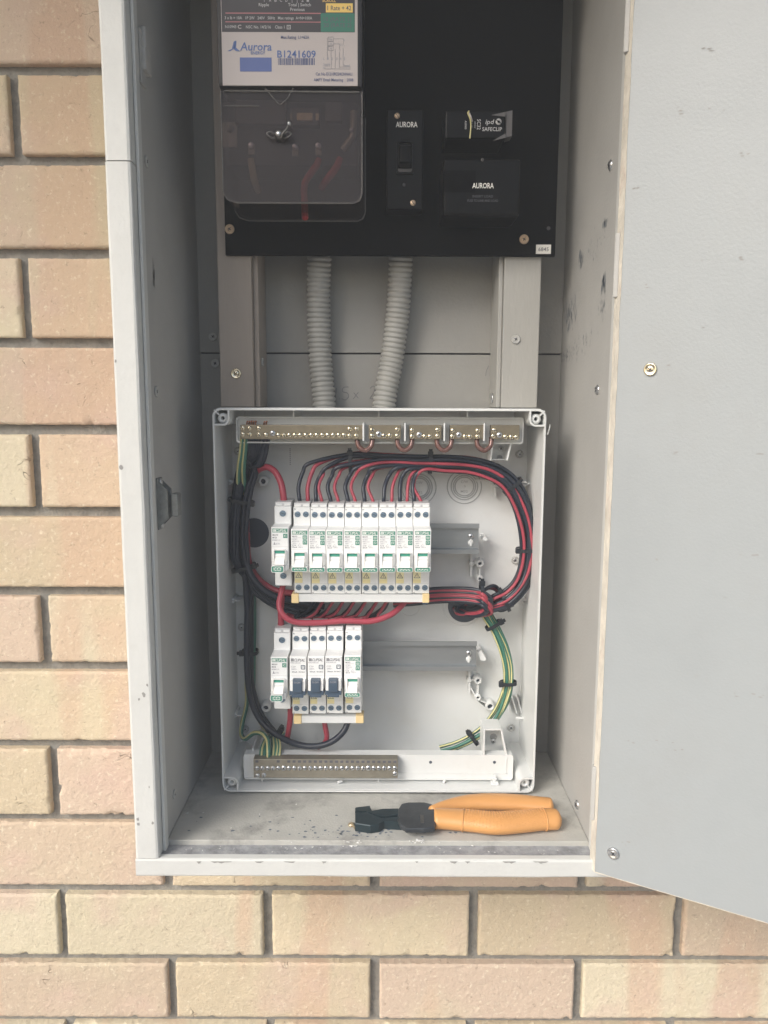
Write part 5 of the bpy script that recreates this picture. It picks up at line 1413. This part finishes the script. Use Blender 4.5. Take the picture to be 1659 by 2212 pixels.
# head: two thick plates riveted together, outline drawn on the floor plane
def plate(pts, h0, h1, mt, bev=1.0):
    b = MB(mt); q = [PZ(x, y, FZ+h1) for x, y in pts]; cc = sum(q, Vector())/len(q)
    n = len(q); q2 = [cc+(p-cc)*(1-.035) for p in q]
    vs = [Vector((p.x, p.y, FZ+h0)) for p in q] + [Vector((p.x, p.y, FZ+h1-bev)) for p in q] + [Vector((p.x, p.y, FZ+h1)) for p in q2]
    fs = [list(range(n)), list(range(2*n, 3*n))] + [(i, (i+1) % n, n+(i+1) % n, n+i) for i in range(n)] + [(n+i, n+(i+1) % n, 2*n+(i+1) % n, 2*n+i) for i in range(n)]
    return b.add(vs, fs)
part('pivot_plate', plate([(859, 1762), (860, 1747), (867, 1736), (882, 1732.5), (917, 1732.5), (934, 1737), (942, 1748), (940, 1768), (936, 1778), (900, 1780), (866, 1776)], 1, 8, 'plier_steel'), pl)
part('pivot_plate', plate([(859, 1768), (866, 1764), (888, 1764), (906, 1758), (922, 1748), (941, 1747), (945, 1764), (939, 1786), (917, 1789.5), (878, 1789.5), (865, 1781)], 7.5, 12, 'plier_steel'), pl)
part('jaw', plate([(767, 1752), (767, 1744), (798, 1740), (803, 1751.5), (827, 1747), (862, 1746), (868, 1757), (832, 1763), (806, 1758), (790, 1752)], .5, 7, 'plier_jaw'), pl)
part('jaw', plate([(767, 1754.5), (792, 1754), (806, 1760), (824, 1767), (864, 1764), (868, 1776), (830, 1773.5), (818, 1780), (800, 1783), (767, 1778)], .6, 9, 'plier_jaw'), pl)
b = MB('plier_steel'); p = PZ(912, 1770, FZ+12); b.box(p.x-1.6, p.x+1.6, p.y-7, p.y+7, p.z-.5, p.z+.9, bev=.4, mt='dull_steel'); part('pivot_pin', b, pl)
b = MB('slot'); p = PZ(951, 1752, FZ+14); b.box(p.x-6, p.x+6, p.y-2, p.y+2, p.z-6, p.z-.5, bev=.5); part('handle_spring', b, pl)

# loose screw by the jaws
b = MB('brass'); p = PZ(759, 1777, FZ+3)
b.lathe((p.x, p.y, FZ+.3), [(3.4, 0), (3.3, 1.0), (2.5, 2.0), (1.1, 2.6)], 16, axis='z'); b.tube([(p.x+1, p.y-2, FZ+3.2), (p.x+4, p.y-8, FZ+1.6)], 1.2, 8, raw=True)
solo('loose_screw', b, 'small domed screw lying on the cabinet floor at the tip of the plier jaws', 'screw')

# crumbs of plaster on the sill and plastic offcuts
b = MB('flake'); rnd = random.Random(77)
def crumb(p, r):
    vs = [p + Vector((rnd.uniform(-1, 1)*r*1.4, rnd.uniform(-1, 1)*r, abs(rnd.uniform(.1, 1))*r)) for _ in range(5)]
    b.add(vs, [(0, 1, 2), (0, 2, 3), (0, 3, 4), (1, 2, 4), (2, 3, 4), (0, 1, 4)], 'flake')
for x, y, n_, s_ in ((760, 1826, 16, 14), (906, 1824, 26, 9), (944, 1825, 6, 3), (1018, 1823, 7, 5), (680, 1826, 8, 30), (850, 1832, 5, 40), (1000, 1835, 6, 90), (830, 1846, 2, 5), (560, 1832, 10, 60), (1190, 1840, 10, 30), (460, 1830, 5, 30)):
    for _ in range(n_):
        u, v = rnd.gauss(x, s_), y+rnd.uniform(-3, 9 if n_ < 12 else 4)
        p = PZ(u, v, -423.6) if v > 1828 else PZ(u, v-6, FZ+.2)
        if abs(p.x+5) > 195: continue
        crumb(p, rnd.uniform(.5, 1.7) if n_ > 12 or rnd.random() < .3 else rnd.uniform(.3, .8))
for x, y, r_ in ((404, 1758, 2.0), (440, 1757, 1.6), (560, 1760, 1.0), (640, 1738, .9), (500, 1790, 1.0), (1160, 1790, .9), (1090, 1800, 1.0)): crumb(PZ(x, y, FZ+.2), r_)
solo('plaster_crumbs', b, kind='stuff')
ob = MB('plastic_white')
def bit(x, y, L, ang, label):
    b = MB('plastic_white'); p = PZ(x, y, EZ0+3.2); b.tube([p+Vector((-L*math.cos(ang), 0, 1.2+L*math.sin(ang)*.3)), p+Vector((L*math.cos(ang), 2, 2.2))], 1.5, 8, raw=True)
    return solo('plastic_offcut', b, label, 'offcut', 'plastic offcuts')
bit(734, 1693, 2.6, .4, 'white plastic offcut on the enclosure floor below the middle of the earth bar')
bit(960, 1692, 1.4, .9, 'tiny white offcut on the enclosure floor left of the broken clip')
b = MB('plastic_white'); p = PZ(1068, 1694, EZ0+3); b.box(p.x-4.2, p.x+4.2, p.y-3, p.y+3, EZ0+2.8, EZ0+6, bev=.6); b.box(p.x-1.5, p.x+1.2, p.y-1, p.y+1.5, EZ0+6, EZ0+13, bev=.5); b.box(p.x-2.6, p.x+2.6, p.y-1.6, p.y+1.6, EZ0+9, EZ0+10.4, bev=.4)
solo('broken_clip', b, 'white broken plastic clip standing at the bottom right of the enclosure', 'clip')

# ------------------------------------------------------------------ haze: thin scattering volume added to imitate a veil on the lens
hm = bpy.data.materials.new('veil_volume'); hm.use_nodes = True; n = hm.node_tree.nodes; l = hm.node_tree.links
n.remove(n['Principled BSDF']); pv = n.new('ShaderNodeVolumePrincipled')
pv.inputs['Color'].default_value = (0.90, 0.95, 1.0, 1); pv.inputs['Density'].default_value = 0.065; pv.inputs['Anisotropy'].default_value = 0.0
l.new(pv.outputs[0], n['Material Output'].inputs['Volume']); M['veil_volume'] = hm
b = MB('veil_volume'); b.box(-2750, 2750, -2750, 1250, -2560, 1300)
hz = solo('veil_volume', b, kind='stuff')
